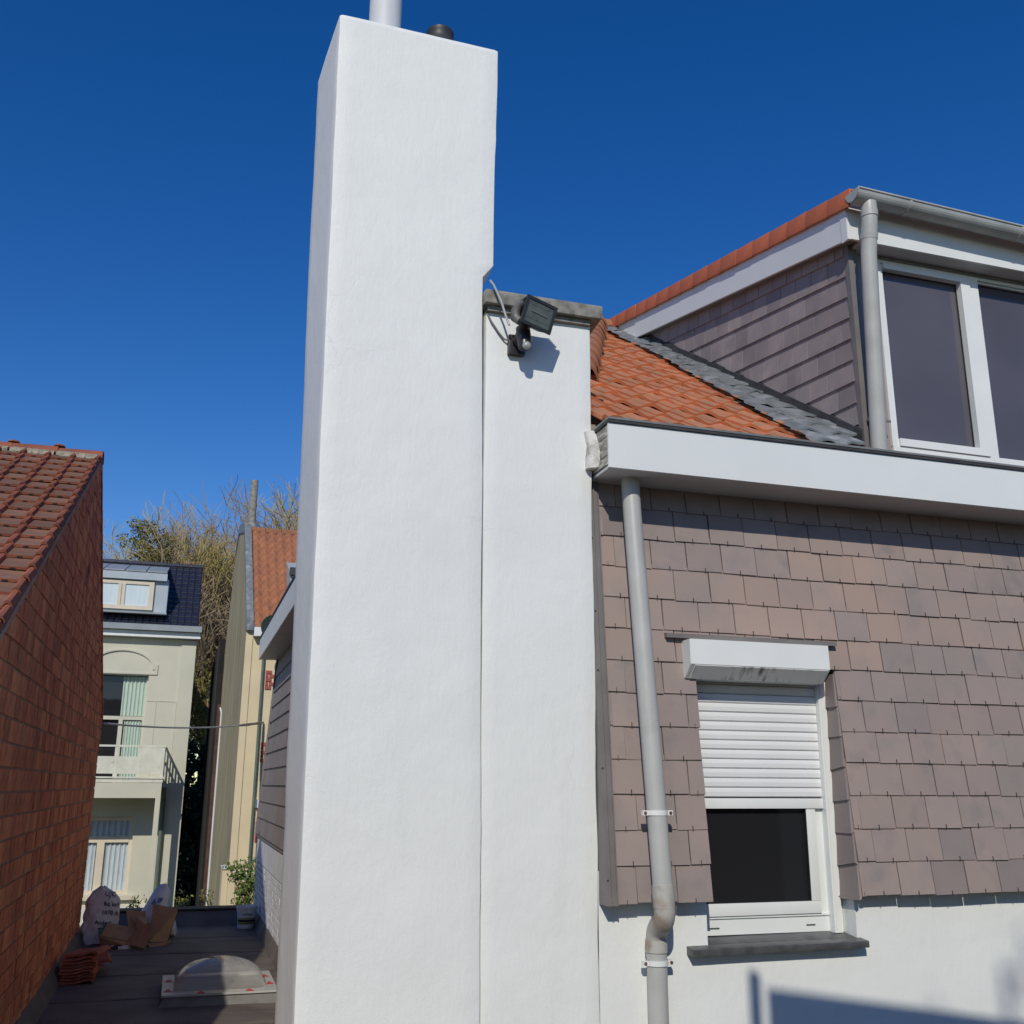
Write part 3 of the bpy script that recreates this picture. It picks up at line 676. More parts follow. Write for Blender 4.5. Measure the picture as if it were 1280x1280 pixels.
# windows of the dormer
yw = 5.62
fr_ = MB(); fr_.box(4.565, 9, yw, yw+.07, 8.69, 8.74); fr_.box(4.565, 9, yw, yw+.07, 7.18, 7.265); fr_.box(4.562, 4.60, yw, yw+.07, 7.265, 8.69)
xs = [4.60, 5.36, 6.35, 7.34, 8.33]
for x in xs[1:]: fr_.box(x+.03, x+.115, yw, yw+.07, 7.265, 8.69)
dw = fr_.build('dormer_window', M['white_pvc'], H)
MB().box(4.50, 9, yw-.012, yw-.002, 8.715, 8.735).build('drip_strip', M['alu'], dw)
for i in range(4):
    x0 = xs[i]+(.115 if i else 0); x1 = xs[i+1]+.03
    s = MB(); e = .05; z0, z1 = 7.267, 8.688
    if i == 0:
        s.box(x0, x0+.02, yw+.008, yw+.06, z0, z1); s.box(x1-.085, x1, yw-.012, yw+.06, z0, z1); s.box(x0+.02, x1-.085, yw-.012, yw+.06, z0, z0+.055); s.box(x0+.02, x1-.085, yw-.012, yw+.06, z1-.045, z1)
        a, b, c, d = x0+.02, x1-.085, z0+.055, z1-.045
    else:
        s.box(x0, x0+.006, yw+.02, yw+.06, z0, z1); s.box(x1-.006, x1, yw+.02, yw+.06, z0, z1); s.box(x0+.006, x1-.006, yw+.02, yw+.06, z0, z0+.01); s.box(x0+.006, x1-.006, yw+.02, yw+.06, z1-.012, z1)
        a, b, c, d = x0+.006, x1-.006, z0+.01, z1-.012
    s.build('sash', M['white_pvc'], dw)
    MB().box(a, b, yw+.048, yw+.055, c, d).build('pane', M['glass_dorm'], dw)
    MB().box(a, a+.006, yw+.038, yw+.0475, c, d).box(b-.006, b, yw+.038, yw+.0475, c, d).box(a+.006, b-.006, yw+.038, yw+.0475, c, c+.006).box(a+.006, b-.006, yw+.038, yw+.0475, d-.006, d).build('rubber_seal', M['black_plastic'], dw)
MB().box(4.56, 9, 5.72, 5.74, 7.1, 8.75).build('dormer_backing', M['tilegap'], H)
# dormer roof
def dz(y): return 9.03+.226*(y-5.40)
droof = MB().hexa([(4.25, 5.486, dz(5.486)-.03), (9, 5.486, dz(5.486)-.03), (9, 9.75, dz(9.75)-.05), (4.25, 9.75, dz(9.75)-.05), (4.25, 5.486, dz(5.486)-.01), (9, 5.486, dz(5.486)-.01), (9, 9.75, dz(9.75)-.01), (4.25, 9.75, dz(9.75)-.01)]).build('dormer_roof', M['orange_new'], H)
dm = pantile(.2, .3, .04, .016, M['orange_new']); da = math.atan(.226)
for k in range(12):
    link('roof_tile', dm, droof, (4.36+.2*k, 5.345, dz(5.345)-.022-.0064*k), (da, 0, R_.uniform(-.01, .01)))
rest = MB()
nx = 96
for j in range(14):
    y0 = 5.66+.29*j; y1 = y0+.3
    for i in range(nx):
        f = lambda i: (4.36+.2*i/8, .04*(.5-.5*math.cos(2*math.pi*i/8)))
        a, b = f(i), f(i+1)
        if a[0] > 8.9: break
        rest.face([(a[0], y0, dz(y0)+a[1]+.03), (b[0], y0, dz(y0)+b[1]+.03), (b[0], y1, dz(y1)+b[1]), (a[0], y1, dz(y1)+a[1])])
stuff(rest.build('roof_tile', M['orange_new'], droof, smooth=True))
vm = MB(); L = .275
vm.hexa([(0, 0, -.105), (.018, 0, -.105), (.018, L, -.105), (0, L, -.105), (0, 0, .028), (.018, 0, .028), (.018, L, .018), (0, L, .018)])
vm.hexa([(.0182, 0, .010), (.17, 0, .004), (.17, L, .0), (.0182, L, .004), (.0182, 0, .028), (.17, 0, .02), (.17, L, .012), (.0182, L, .018)])
vmm = vm.mesh('verge_tile', M['orange_new'], bevel=.004)
yv = 5.37; i = 0
while yv < 9.72:
    link('verge_tile', vmm, droof, (4.192+R_.uniform(-.004, .003), yv, dz(yv)+.022), (da+.022, R_.uniform(-.01, .01), R_.uniform(-.008, .008))); yv += .258; i += 1
# gutter (half round), end cap, brackets
gt = MB(); n = 14; r = .072; yc, zc = 5.335, 9.02
for i in range(n):
    a0 = math.pi*(1.0+i/n); a1 = math.pi*(1.0+(i+1)/n)
    for rr in (r, r-.006):
        gt.face([(4.195, yc+rr*math.cos(a0), zc+rr*math.sin(a0)), (9, yc+rr*math.cos(a0), zc+rr*math.sin(a0)), (9, yc+rr*math.cos(a1), zc+rr*math.sin(a1)), (4.195, yc+rr*math.cos(a1), zc+rr*math.sin(a1))])
gt.tube([(4.195, yc-r, zc), (9, yc-r, zc)], .009, 8)
gt.v = [(x, y, z-.032*(x-4.2)) for x, y, z in gt.v]
gut = gt.build('roof_gutter', M['gutter'], H, smooth=True, angle=60)
e = MB().prism([(4.188, yc+(r+.004)*math.cos(math.pi*(1+i/12)), zc+.006+(r+.004)*math.sin(math.pi*(1+i/12))) for i in range(13)], (.012, 0, 0)); e.build('gutter_end_cap', M['gutter'], gut)
for x in (4.62, 5.6, 6.6):
    b = MB()
    for i in range(12):
        a0 = math.pi*(1+i/12); a1 = math.pi*(1+(i+1)/12); p = lambda a, o: (yc+(r+o)*math.cos(a), zc+(r+o)*math.sin(a))
        q0, q1, q2, q3 = p(a0, .001), p(a0, .005), p(a1, .005), p(a1, .001)
        b.hexa([(x, *q0), (x, *q1), (x, *q2), (x, *q3), (x+.022, *q0), (x+.022, *q1), (x+.022, *q2), (x+.022, *q3)])
    b.v = [(x_, y_, z_-.032*(x_-4.2)) for x_, y_, z_ in b.v]
    b.build('gutter_bracket', M['pipe'], gut)
pth = [(4.325, 5.34, 8.96), (4.325, 5.34, 8.88), (4.33, 5.36, 8.78), (4.335, 5.40, 8.6), (4.386, 5.555, 7.10)]
ddp = MB().tube(pth, .0555, 24).build('dormer_downpipe', M['pipe'], H, smooth=True)
MB().tube([(4.325, 5.34, 8.90), (4.3265, 5.344, 8.855)], .0595, 24).tube([(4.331, 5.369, 8.74), (4.333, 5.38, 8.70)], .0595, 24).build('pipe_collar', M['pipe'], ddp, smooth=True)
MB().tube([(4.381, 5.545, 7.42), (4.382, 5.547, 7.40)], .060, 24).box(4.44, 4.50, 5.54, 5.548, 7.40, 7.416).build('pipe_clip', M['alu'], ddp, smooth=True)

# ---- side mansard over the alley (seen as a sliver left of the chimney)
def mx(z): return 1.10+.13*(z-4.32)/2.3
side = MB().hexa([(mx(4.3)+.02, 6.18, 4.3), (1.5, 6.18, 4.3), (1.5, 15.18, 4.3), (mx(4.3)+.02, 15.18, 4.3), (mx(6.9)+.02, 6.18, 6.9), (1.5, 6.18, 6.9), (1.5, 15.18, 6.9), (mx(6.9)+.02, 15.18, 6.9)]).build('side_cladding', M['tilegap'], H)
rowsz = 11; es = .215
for r in range(rowsz):
    z0 = 4.30+es*r; y = 6.18-(r % 2)*.3
    while y < 15.1:
        a, b = max(6.18, y)+.002, min(15.18, y+.6)-.002; y += .6
        if b-a < .05: continue
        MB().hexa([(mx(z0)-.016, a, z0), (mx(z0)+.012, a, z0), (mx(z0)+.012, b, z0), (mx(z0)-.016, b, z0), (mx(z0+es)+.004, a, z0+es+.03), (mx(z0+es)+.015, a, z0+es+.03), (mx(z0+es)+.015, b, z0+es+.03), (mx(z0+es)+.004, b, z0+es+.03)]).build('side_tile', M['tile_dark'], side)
MB().hexa([(mx(4.28)-.03, 15.184, 4.28), (1.5, 15.184, 4.28), (1.5, 15.22, 4.28), (mx(4.28)-.03, 15.22, 4.28), (mx(6.9)-.03, 15.184, 6.9), (1.5, 15.184, 6.9), (1.5, 15.22, 6.9), (mx(6.9)-.03, 15.22, 6.9)]).build('end_panel', M['trim'], H)
MB().box(1.098, 1.5, 6.18, 15.18, 4.255, 4.296).build('side_soffit', M['tile_dark'], H)
MB().box(1.112, 1.16, 6.2, 15.2, 3.95, 4.252).build('render_band', M['whitebrick'], H)
# white painted bricks under the band
t = MB(); 
for r in range(10):
    z0 = 3.19+.075*r; y = 6.2-(r % 2)*.11
    while y < 15.2:
        a, b = max(6.2, y)+.006, min(15.2, y+.22)-.006; y += .22
        if b-a > .03:
            o = R_.uniform(0, .005); t.box(1.118-o, 1.165, a, b, z0+.006, z0+.069)
stuff(t.build('painted_brick', M['whitebrick'], H))
# side eaves box
MB().box(.955, .972, 6.2, 15.21, 6.70, 6.99).build('side_fascia', M['white_board'], H)
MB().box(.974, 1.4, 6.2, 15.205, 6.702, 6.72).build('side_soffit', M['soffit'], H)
MB().box(.945, 1.5, 6.2, 15.225, 6.993, 7.02).build('side_edge_strip', M['black_felt'], H)
MB().box(.972, 1.3, 15.19, 15.207, 6.722, 6.99).build('side_end_board', M['white_board'], H)

# =================================================================== FLOODLIGHT
M['sensor'] = mat('clouded_sensor_lens', (.42, .43, .43), (.25, .26, .26), .3, 60, 3)
FL = thing('flood_light', (1.70, 5.5, 7.47), 'black security floodlight with motion sensor on the white wall strip', 'floodlight')
bp = MB().box(1.695, 1.80, 5.455, 5.499, 7.495, 7.62); bp.build('wall_bracket', M['black_plastic'], FL, bevel=.006)
MB().tube([(1.75, 5.47, 7.57), (1.755, 5.40, 7.60), (1.765, 5.36, 7.65)], .034, 14).build('swivel_arm', M['black_plastic'], FL, smooth=True)
MB().tube([(1.765, 5.40, 7.64), (1.768, 5.385, 7.56), (1.77, 5.375, 7.505)], [.044, .046, .042], 18).build('sensor_body', M['black_plastic'], FL, smooth=True)
MB().lathe((1.772, 5.345, 7.505), [(.028, 0), (.027, .005), (.022, .012), (.012, .018), (.003, .02)], 18, axis='Y').build('sensor_lens', M['sensor'], FL, smooth=True)
HM = Matrix.Translation((1.815, 5.30, 7.685)) @ Matrix.Rotation(math.radians(12), 4, 'Z') @ Matrix.Rotation(math.radians(11), 4, 'Y') @ Matrix.Rotation(math.radians(12), 4, 'X')
def hmb(mb): mb.v = [tuple(HM @ Vector(p)) for p in mb.v]; return mb
hw, hh = .10, .082
h = MB().hexa([(-hw*.75, .075, -hh*.7), (-hw, -.03, -hh), (hw, -.03, -hh), (hw*.75, .075, -hh*.7), (-hw*.75, .075, hh*.7), (-hw, -.03, hh), (hw, -.03, hh), (hw*.75, .075, hh*.7)])
hmb(h).build('lamp_head', M['black_plastic'], FL, bevel=.006)
fr_ = MB()
a, b, c = hw+.006, hh+.006, .018
fr_.box(-a, a, -.045, -.0305, b-c, b); fr_.box(-a, a, -.045, -.0305, -b, -b+c); fr_.box(-a, -a+c, -.045, -.0305, -b+c, b-c); fr_.box(a-c, a, -.045, -.0305, -b+c, b-c)
hmb(fr_).build('lamp_rim', M['black_plastic'], FL)
M['lampglass'] = mat('lamp_glass', (.10, .115, .10), (.065, .075, .065), .08, 20, 3)
hmb(MB().box(-a+c, a-c, -.039, -.034, -b+c, b-c)).build('lamp_glass', M['lampglass'], FL)
hmb(MB().tube([(-.055, -.0385, .004), (.055, -.0385, .004)], .006, 8)).build('lamp_tube', M['curb'], FL, smooth=True)
hmb(MB().box(-.072, .072, -.0405, -.0392, .046, .050).box(-.072, .072, -.0405, -.0392, -.042, -.038)).build('lamp_reflector', M['grey_plastic'], FL)
t = MB().tube([(-.098, 0, .045), (-.112, .02, .03), (-.118, .04, -.01), (-.112, .03, -.055), (-.09, .0, -.075)], [.024, .03, .032, .03, .024], 12)
hmb(t).build('side_yoke', M['grey_plastic'], FL, smooth=True)
for k in range(5): hmb(MB().box(-hw*.98, hw*.98, -.012+.017*k, -.008+.017*k, hh*.99-.004*k, hh+.012-.005*k)).build('cooling_fin', M['black_plastic'], FL)
FC = thing('lamp_cable', (1.57, 5.45, 7.9), 'grey cable dropping from the coping to the floodlight', 'cable')
MB().tube([(1.553, 5.40, 7.93), (1.575, 5.395, 7.90), (1.62, 5.38, 7.79), (1.66, 5.39, 7.68), (1.672, 5.38, 7.64)], .007, 8).build('upper_cable', M['cable_grey'], FC, smooth=True)
MB().tube([(1.565, 5.50, 7.76), (1.59, 5.488, 7.70), (1.64, 5.488, 7.63), (1.67, 5.485, 7.595), (1.70, 5.47, 7.58)], .006, 8).build('lower_cable', M['cable_dark'], FC, smooth=True)

# =================================================================== BRICK HOUSE
BX = -.95
B = thing('brick_house', (-2.5, 9.5, 0), 'red brick house with bare gable wall and weathered clay tile roof beside the alley', 'house')
def bf(y): return min(7.87+.5425*(y-9.8), 7.87-.605*(y-9.8))     # verge line
prof = [(1.0, 0), (1.0, bf(1.0)), (9.8, 7.87), (13.46, bf(13.46)), (13.5, 0)]
mb = MB().prism([(BX-.006, y, z-.0) for y, z in prof], (-7, 0, 0))
bw = mb.build('gable_wall', M['mortar'], B)
bh, bl_ = .137, .17
cand = []
r = 0; z = 3.12
while z < 8:
    y = 2.6-(r % 2)*bl_/2 + R_.uniform(-.01, .01)
    while y < 13.45:
        ln = bl_*R_.choice((.92, 1, 1, 1.06)) ; y1 = min(y+ln, 13.47); top = z+bh
        if y1 > 2.6 and bf((y+y1)/2) > z+.05 and y1-y > .04: cand.append((y, y1, z))
        y = y1
    z += bh; r += 1
def score(c):
    y, y1, z = c
    # on-screen size falls with distance; those outside the picture come last
    yy = (y+y1)/2; inn = yy > 5.55+.02*(z-5) and z < bf(yy)-.02
    return (0 if inn else 1, yy)
cand.sort(key=score)
bm_ = [MB().hexa([(-.03, .0015, .006), (0, .0015, .006), (0, bl_-.0015, .006), (-.03, bl_-.0015, .006), (-.03, .0015, bh-.01), (0, .0015, bh-.01), (0, bl_-.0015, bh-.01), (-.03, bl_-.0015, bh-.01)]).mesh('brick', m, bevel=0) for m in (M['brick'], M['brick'], M['brick_hi'])]
for i, (y, y1, z) in enumerate(cand[:300]):
    h_ = min(1, (bf((y+y1)/2)-.01-z)/bh)
    link('brick', R_.choice(bm_), bw, (BX+R_.uniform(-.001, .006), y, z), (R_.uniform(-.01, .01), R_.uniform(-.01, .01), R_.uniform(-.02, .02)), (1, (y1-y)/bl_, max(.3, h_)))
rest = MB()
for (y, y1, z) in cand[300:]:
    o = BX+R_.uniform(-.001, .006); ht = min(z+bh-.01, bf((y+y1)/2)-.012)
    if ht-z < .03: continue
    tw_ = R_.uniform(-.004, .004)
    rest.hexa([(BX-.03, y+.003, z+.006), (o, y+.003, z+.006), (o+tw_, y1-.003, z+.006), (BX-.03, y1-.003, z+.006), (BX-.03, y+.003, ht), (o, y+.003, ht), (o+tw_, y1-.003, ht), (BX-.03, y1-.003, ht)], R_.choice((0, 0, 1, 2)))
M['brick_b'] = mat('old_red_brick_far', (.80, .26, .105), (.62, .19, .08), .9, 9, 5, .5, 60, .004, coords='World', c3=(.15, .065, .045), c3scale=3, c3lo=.58, c3hi=.8)
M['brick_c'] = mat('burnt_brick_far', (.66, .205, .085), (.50, .15, .07), .9, 9, 5, .5, 60, .004, coords='World')
stuff(rest.build('brick', [M['brick_b'], M['brick_hi'], M['brick_c']], bw))
# roof of the brick house
bs = .5425; ba = math.atan(bs)
rd = MB().hexa([(BX-.02, 1.0, bf(1.0)), (-8, 1.0, bf(1.0)), (-8, 9.8, 7.87), (BX-.02, 9.8, 7.87), (BX-.02, 1.0, bf(1)+.03), (-8, 1.0, bf(1)+.03), (-8, 9.8, 7.90), (BX-.02, 9.8, 7.90)])
rd.hexa([(BX-.02, 9.81, 7.87), (-8, 9.81, 7.87), (-8, 13.5, bf(13.5)), (BX-.02, 13.5, bf(13.5)), (BX-.02, 9.81, 7.90), (-8, 9.81, 7.90), (-8, 13.5, bf(13.5)+.03), (BX-.02, 13.5, bf(13.5)+.03)])
br = rd.build('roof', M['roll'], B)
# flat interlocking tile: wide lichen-grey pan and a red roll on its right side
t = MB(); wd, L = .205, .235; prof = [(-.004, .004), (0, .012), (.145, .010), (.152, .012), (.160, .034), (.176, .044), (.192, .036), (.203, .012)]
n = len(prof); th = .018
for (y, zo) in ((0, .026), (L+.03, .0)):
    for x, zz in prof: t.v.append((x, y, zz+zo))
    for x, zz in prof: t.v.append((x, y, zz+zo-th))
b0 = 2*n
for i in range(n-1):
    t.f += [(i, i+1, b0+i+1, b0+i), (n+i+1, n+i, b0+n+i, b0+n+i+1), (i, n+i, n+i+1, i+1)]; t.m += [0 if i in (1,) else 1, 1, 1]
t.f += [(0, b0, b0+n, n), (n-1, 2*n-1, b0+2*n-1, b0+n-1)]; t.m += [1, 1]
t.box(.055, .085, -.004, .002, .018, .030, 2)
bt = t.mesh('roof_tile', [M['pan'], M['roll'], M['tilegap']], smooth=True, angle=30)
ddy = L*math.cos(ba)
for j in range(22):
    y = 5.18+ddy*j
    for k in range(7):
        x0 = BX+.02-.205*(k+1)
        link('roof_tile', bt, br, (x0+R_.uniform(-.004, .004), y+R_.uniform(-.005, .005), bf(min(y, 9.79))+.028), (ba+R_.uniform(-.012, .012), R_.uniform(-.012, .012), R_.uniform(-.01, .01)))
rt = MB()
for j in range(22):
    y = 5.18+ddy*j; y1 = y+ddy
    for k in range(7, 22):
        x0 = BX+.02-.205*(k+1)
        for a, b in zip(prof, prof[1:]):
            rt.face([(x0+a[0], y, bf(y)+.055+a[1]), (x0+b[0], y, bf(y)+.055+b[1]), (x0+b[0], y1, bf(y1)+.03+b[1]), (x0+a[0], y1, bf(y1)+.03+a[1])], 0 if b[0] == .145 else 1)
stuff(rt.build('roof_tile', [M['pan'], M['roll']], br))
rc = half_round(.40, .125, .115, m=M['roll'], name='ridge_tile')
for i in range(9):
    link('ridge_tile', rc, br, (BX+.02-.385*i, 9.80, 7.872+R_.uniform(-.008, .008)), (0, .0, math.pi/2), (.9, 1, .75))
    MB().lathe((0, 0, 0), [(.05, 0), (.055, .02), (.03, .035)], 8)
for i in range(9):
    x1 = BX-.0-.385*i
    q_ = MB(); 
    for s_ in range(6):
        a = x1-.06*s_; q_.hexa([(a-.062, 9.60+R_.uniform(-.02, .02), 7.82), (a, 9.60+R_.uniform(-.02, .02), 7.82), (a, 9.74, 7.85), (a-.062, 9.74, 7.85), (a-.062, 9.63, 7.862), (a, 9.63, 7.862), (a, 9.74, 7.917), (a-.062, 9.74, 7.917)])
    q_.build('mortar_bed', M['limem'], br)
nub = MB().lathe((0, 0, 0), [(.055, 0), (.045, .016), (.02, .024)], 8).mesh('ridge_nub', M['roll'])
for i in range(1, 6): link('ridge_nub', nub, br, (BX+.02-.385*i, 9.79, 7.962))
# lead/mortar fillet under verge and back coping of gable
vg = MB()
for k in range(20):
    y0 = 5.2+.23*k; y1 = y0+.23
    vg.hexa([(BX-.02, y0, bf(y0)-.045), (BX+.008, y0, bf(y0)-.045), (BX+.008, min(y1, 9.8), bf(min(y1, 9.8))-.045), (BX-.02, min(y1, 9.8), bf(min(y1, 9.8))-.045), (BX-.02, y0, bf(y0)+.01), (BX+.012, y0, bf(y0)+.01), (BX+.012, min(y1, 9.8), bf(min(y1, 9.8))+.01), (BX-.02, min(y1, 9.8), bf(min(y1, 9.8))+.01)])
vg.build('verge_mortar', M['mortar'], B)
t = MB()
for k in range(12):
    y0 = 9.82+.305*k; y1 = y0+.305
    t.hexa([(BX-.16, y0, bf(y0)+.02), (BX+.012, y0, bf(y0)+.02), (BX+.012, y1, bf(y1)+.02), (BX-.16, y1, bf(y1)+.02), (BX-.16, y0, bf(y0)+.075), (BX+.012, y0, bf(y0)+.075), (BX+.012, y1, bf(y1)+.055), (BX-.16, y1, bf(y1)+.055)])
t.build('rear_verge', M['brick_c'], B)

# =================================================================== FAR HOUSE (cream, navy roof, balcony)
FY = 25.0
A = thing('townhouse', (-2, FY, 0), 'pale sage rendered townhouse with dark navy roof, dormer and balcony, seen down the alley', 'house')
def holes(x0, x1, z0, z1, hs, y0, y1, mb):
    """wall slab with rectangular holes, in butted vertical strips"""
    xs_ = sorted({x0, x1, *[h[0] for h in hs], *[h[1] for h in hs]})
    for a, b in zip(xs_, xs_[1:]):
        cut = sorted((h[2], h[3]) for h in hs if h[0] <= a and h[1] >= b); z = z0
        for c, d in cut:
            mb.box(a, b, y0, y1, z, c); z = d
        mb.box(a, b, y0, y1, z, z1)
mb = MB(); holes(-7, .12, 0, 8.22, [(-2.25, -.86, 4.80, 7.36), (-2.4, -.87, 2.62, 4.25)], FY, FY+.3, mb)
mb.box(-7, .12, FY+.302, FY+9, 0, 8.2)
mb.build('facade_wall', M['cream'], A)
mb = MB(); mb.box(-.20, .125, FY-.03, FY-.002, 0, 8.19)
mb.box(-.85, -.20, FY-.012, FY-.002, 6.78, 6.80); mb.build('corner_pilaster', M['cream'], A)
# arch moulding
mb = MB(); cx, cz, ro, ri = -1.45, 7.50, .72, .66; n = 20
for i in range(n):
    a0, a1 = math.pi*i/n, math.pi*(i+1)/n
    p = [(cx+rr*math.cos(a), cz+rr*.62*math.sin(a)) for a in (a0, a1) for rr in (ri, ro)]
    mb.hexa([(p[0][0], FY-.04, p[0][1]), (p[1][0], FY-.04, p[1][1]), (p[1][0], FY-.002, p[1][1]), (p[0][0], FY-.002, p[0][1]), (p[2][0], FY-.04, p[2][1]), (p[3][0], FY-.04, p[3][1]), (p[3][0], FY-.002, p[3][1]), (p[2][0], FY-.002, p[2][1])])
mb.build('arch_moulding', M['cream'], A)
mb = MB(); mb.box(-2.35, -.68, FY-.03, FY-.002, 7.38, 7.42); mb.box(-.76, -.68, FY-.03, FY-.002, 7.42, 7.62); mb.build('lintel_moulding', M['cream'], A)
MB().box(-.66, -.645, FY-.012, FY-.002, 4.8, 6.78).box(-.22, -.205, FY-.012, FY-.002, 4.8, 6.78).build('panel_moulding', M['cream'], A)
# french window
fw = MB(); fw.box(-2.25, -.86, FY+.14, FY+.2, 6.36, 6.44); fw.box(-.92, -.86, FY+.14, FY+.2, 4.8, 6.36); fw.box(-.90, -.86, FY+.14, FY+.2, 6.44, 7.36)
fw.box(-1.42, -1.33, FY+.13, FY+.2, 4.8, 6.36); fw.box(-2.25, -1.86, FY+.14, FY+.2, 4.8, 4.86); fw.box(-1.33, -.92, FY+.14, FY+.2, 4.8, 5.0)
fwo = fw.build('french_window', M['cream'], A)
MB().box(-2.25, -.86, FY+.215, FY+.222, 6.44, 7.36).box(-2.25, -1.42, FY+.215, FY+.222, 4.86, 6.36).build('pane', M['glass_dark'], fwo)
def curtain(x0, x1, z0, z1, y, m, par, folds=6, name='curtain'):
    t = MB(); n = folds*4
    for i in range(n):
        xa = x0+(x1-x0)*i/n; xb = x0+(x1-x0)*(i+1)/n; ya = y-.02*math.sin(2*math.pi*i/4+.4); yb = y-.02*math.sin(2*math.pi*(i+1)/4+.4)
        t.face([(xa, ya, z0), (xb, yb, z0), (xb, yb, z1), (xa, ya, z1)])
    return t.build(name, m, par, smooth=True)
curtain(-1.40, -.90, 6.45, 7.34, FY+.185, M['curtain'], fwo); curtain(-1.30, -.93, 5.0, 6.34, FY+.185, M['curtain'], fwo)
# ground floor window
gw = MB(); gw.box(-2.4, -.87, FY+.12, FY+.2, 4.16, 4.25); gw.box(-.95, -.87, FY+.12, FY+.2, 2.62, 4.16); gw.box(-2.4, -.95, FY+.11, FY+.2, 3.70, 3.83); gw.box(-2.4, -.95, FY+.12, FY+.2, 2.62, 2.70)
gw.box(-1.60, -1.44, FY+.11, FY+.2, 2.70, 3.70)
gwo = gw.build('ground_floor_window', M['cream_trim'], A)
curtain(-2.4, -1.62, 2.70, 3.70, FY+.19, M['curtain_w'], gwo, 8); curtain(-1.44, -.95, 2.70, 3.70, FY+.19, M['curtain_w'], gwo, 5); curtain(-2.4, -.95, 3.83, 4.16, FY+.19, M['curtain_w'], gwo, 12)
MB().box(-2.6, -.72, FY-.12, FY-.002, 2.52, 2.60).build('window_sill', M['cream_trim'], A)
mb = MB(); mb.box(-2.8, -.40, FY-.08, FY-.003, 2.0, 2.40); mb.build('plinth_band', M['bal'], A)
# eaves
MB().box(-7, .2, FY-.22, FY-.002, 8.225, 8.36).build('eaves_cornice', M['white_pvc'], A)
MB().box(-7, .22, FY-.34, FY-.10, 8.365, 8.50).build('zinc_gutter', M['zincroof'], A)
# roof with rolls (individual far tiles joined)
rs = (10.30-8.48)/1.9
def fz(y): return 8.48+rs*(y-(FY-.12))
rf = MB().prism([(-7, FY-.12, 8.40), (-7, FY-.12, 8.48), (-7, FY+1.78, 10.30), (-7, FY+6.5, 8.48), (-7, FY+6.5, 8.40)], (7.13, 0, 0)).build('roof', M['navy'], A)
t = MB()
x = .13
while x > -3.2:
    for j in range(13):
        y0 = FY-.13+.146*j; y1 = y0+.15
        t.hexa([(x-.145, y0, fz(y0)+.028), (x-.02, y0, fz(y0)+.036), (x-.02, y1, fz(y1)+.006), (x-.145, y1, fz(y1)+.002), (x-.145, y0, fz(y0)+.046), (x-.02, y0, fz(y0)+.062), (x-.02, y1, fz(y1)+.03), (x-.145, y1, fz(y1)+.016)])
    x -= .155
stuff(t.build('roof_tile', M['navy'], rf))
t = MB()
for i in range(12): t.tube([(.14-.3*i, FY+1.78, 10.31), (-.15-.3*i, FY+1.78, 10.31)], [.085, .07], 8)
t.build('ridge_cap', M['navy'], rf, smooth=True)
# dormer on that roof
dd = MB(); dd.box(-3.6, -.62, FY-.02, FY+1.2, 8.80, 9.62); dco = dd.build('dormer_body', M['zinclight'], A)
MB().box(-3.7, -.66, FY-.14, FY+.1, 9.56, 9.74).build('dormer_fascia', M['zinclight'], dco)
t = MB(); xs2 = [-.66-.47*i for i in range(8)]
for i in range(7): 
    t2 = MB().hexa([(xs2[i+1]+.012, FY-.16, 9.745), (xs2[i]-.012, FY-.16, 9.745), (xs2[i]-.012, FY+1.6, 10.20), (xs2[i+1]+.012, FY+1.6, 10.20), (xs2[i+1]+.012, FY-.16, 9.775), (xs2[i]-.012, FY-.16, 9.775), (xs2[i]-.012, FY+1.6, 10.235), (xs2[i+1]+.012, FY+1.6, 10.235)])
    t2.build('zinc_panel', M['zincroof'], dco)
fwd = MB(); z0, z1 = 8.86, 9.52; yd = FY-.09
xw = [-2.30, -1.60, -.93]
fwd.box(-2.4, -.93, yd, yd+.065, z1-.07, z1); fwd.box(-2.4, -.93, yd, yd+.065, z0, z0+.09); fwd.box(-1.04, -.93, yd, yd+.065, z0+.09, z1-.07); fwd.box(-1.72, -1.56, yd, yd+.065, z0+.09, z1-.07)
fwd.box(-1.645, -1.635, yd-.004, yd, z0+.09, z1-.07, 1)
dwo = fwd.build('dormer_window', [M['cream_trim'], M['slot']], A)
MB().box(-1.56, -1.04, yd+.03, yd+.05, z0+.09, z1-.07).build('pane', M['blind'], dwo); MB().box(-2.4, -1.72, yd+.03, yd+.05, z0+.09, z1-.07).build('pane', M['blind'], dwo)
MB().box(-3.6, -.60, FY-.2, FY-.03, 8.76, 8.80).build('dormer_apron', M['zincroof'], dco)
t = MB()
for i in range(14): t.box(-.66-.19*i, -.51-.19*i, FY-.16, FY-.10, 8.56+.0, 8.70)
# balcony
by = FY-1.1
mb = MB().box(-3.4, -.33, by, FY-.004, 4.98, 5.06); bo = mb.build('balcony', M['bal'], A)
MB().box(-3.4, -.345, by+.01, by+.14, 4.66, 4.975).box(-.345-.13, -.345, by+.142, FY-.004, 4.70, 4.975).build('balcony_beam', M['cream'], bo)
MB().box(-3.4, -.31, by-.03, by+.012, 5.065, 5.10).build('balcony_lip', M['bal'], bo)
MB().box(-3.4, -.32, by-.01, by+.03, 5.72, 5.76).box(-.36, -.32, by+.032, FY-.004, 5.72, 5.76).build('hand_rail', M['bal'], bo)
x = -.375; i = 0
while x > -2.3:
    MB().box(x-.035, x+.035, by, by+.025, 5.10, 5.718).build('railing_post', M['bal'], bo)
    MB().box(x-.44, x-.037, by+.006, by+.02, 5.16, 5.52 if i else 5.70).build('railing_panel', M['bal'], bo)
    x -= .475; i += 1
x = -.6
for k in range(6): MB().box(-.35, -.325, by+.10+.17*k, by+.14+.17*k, 5.065, 5.718).build('side_baluster', M['bal'], bo)
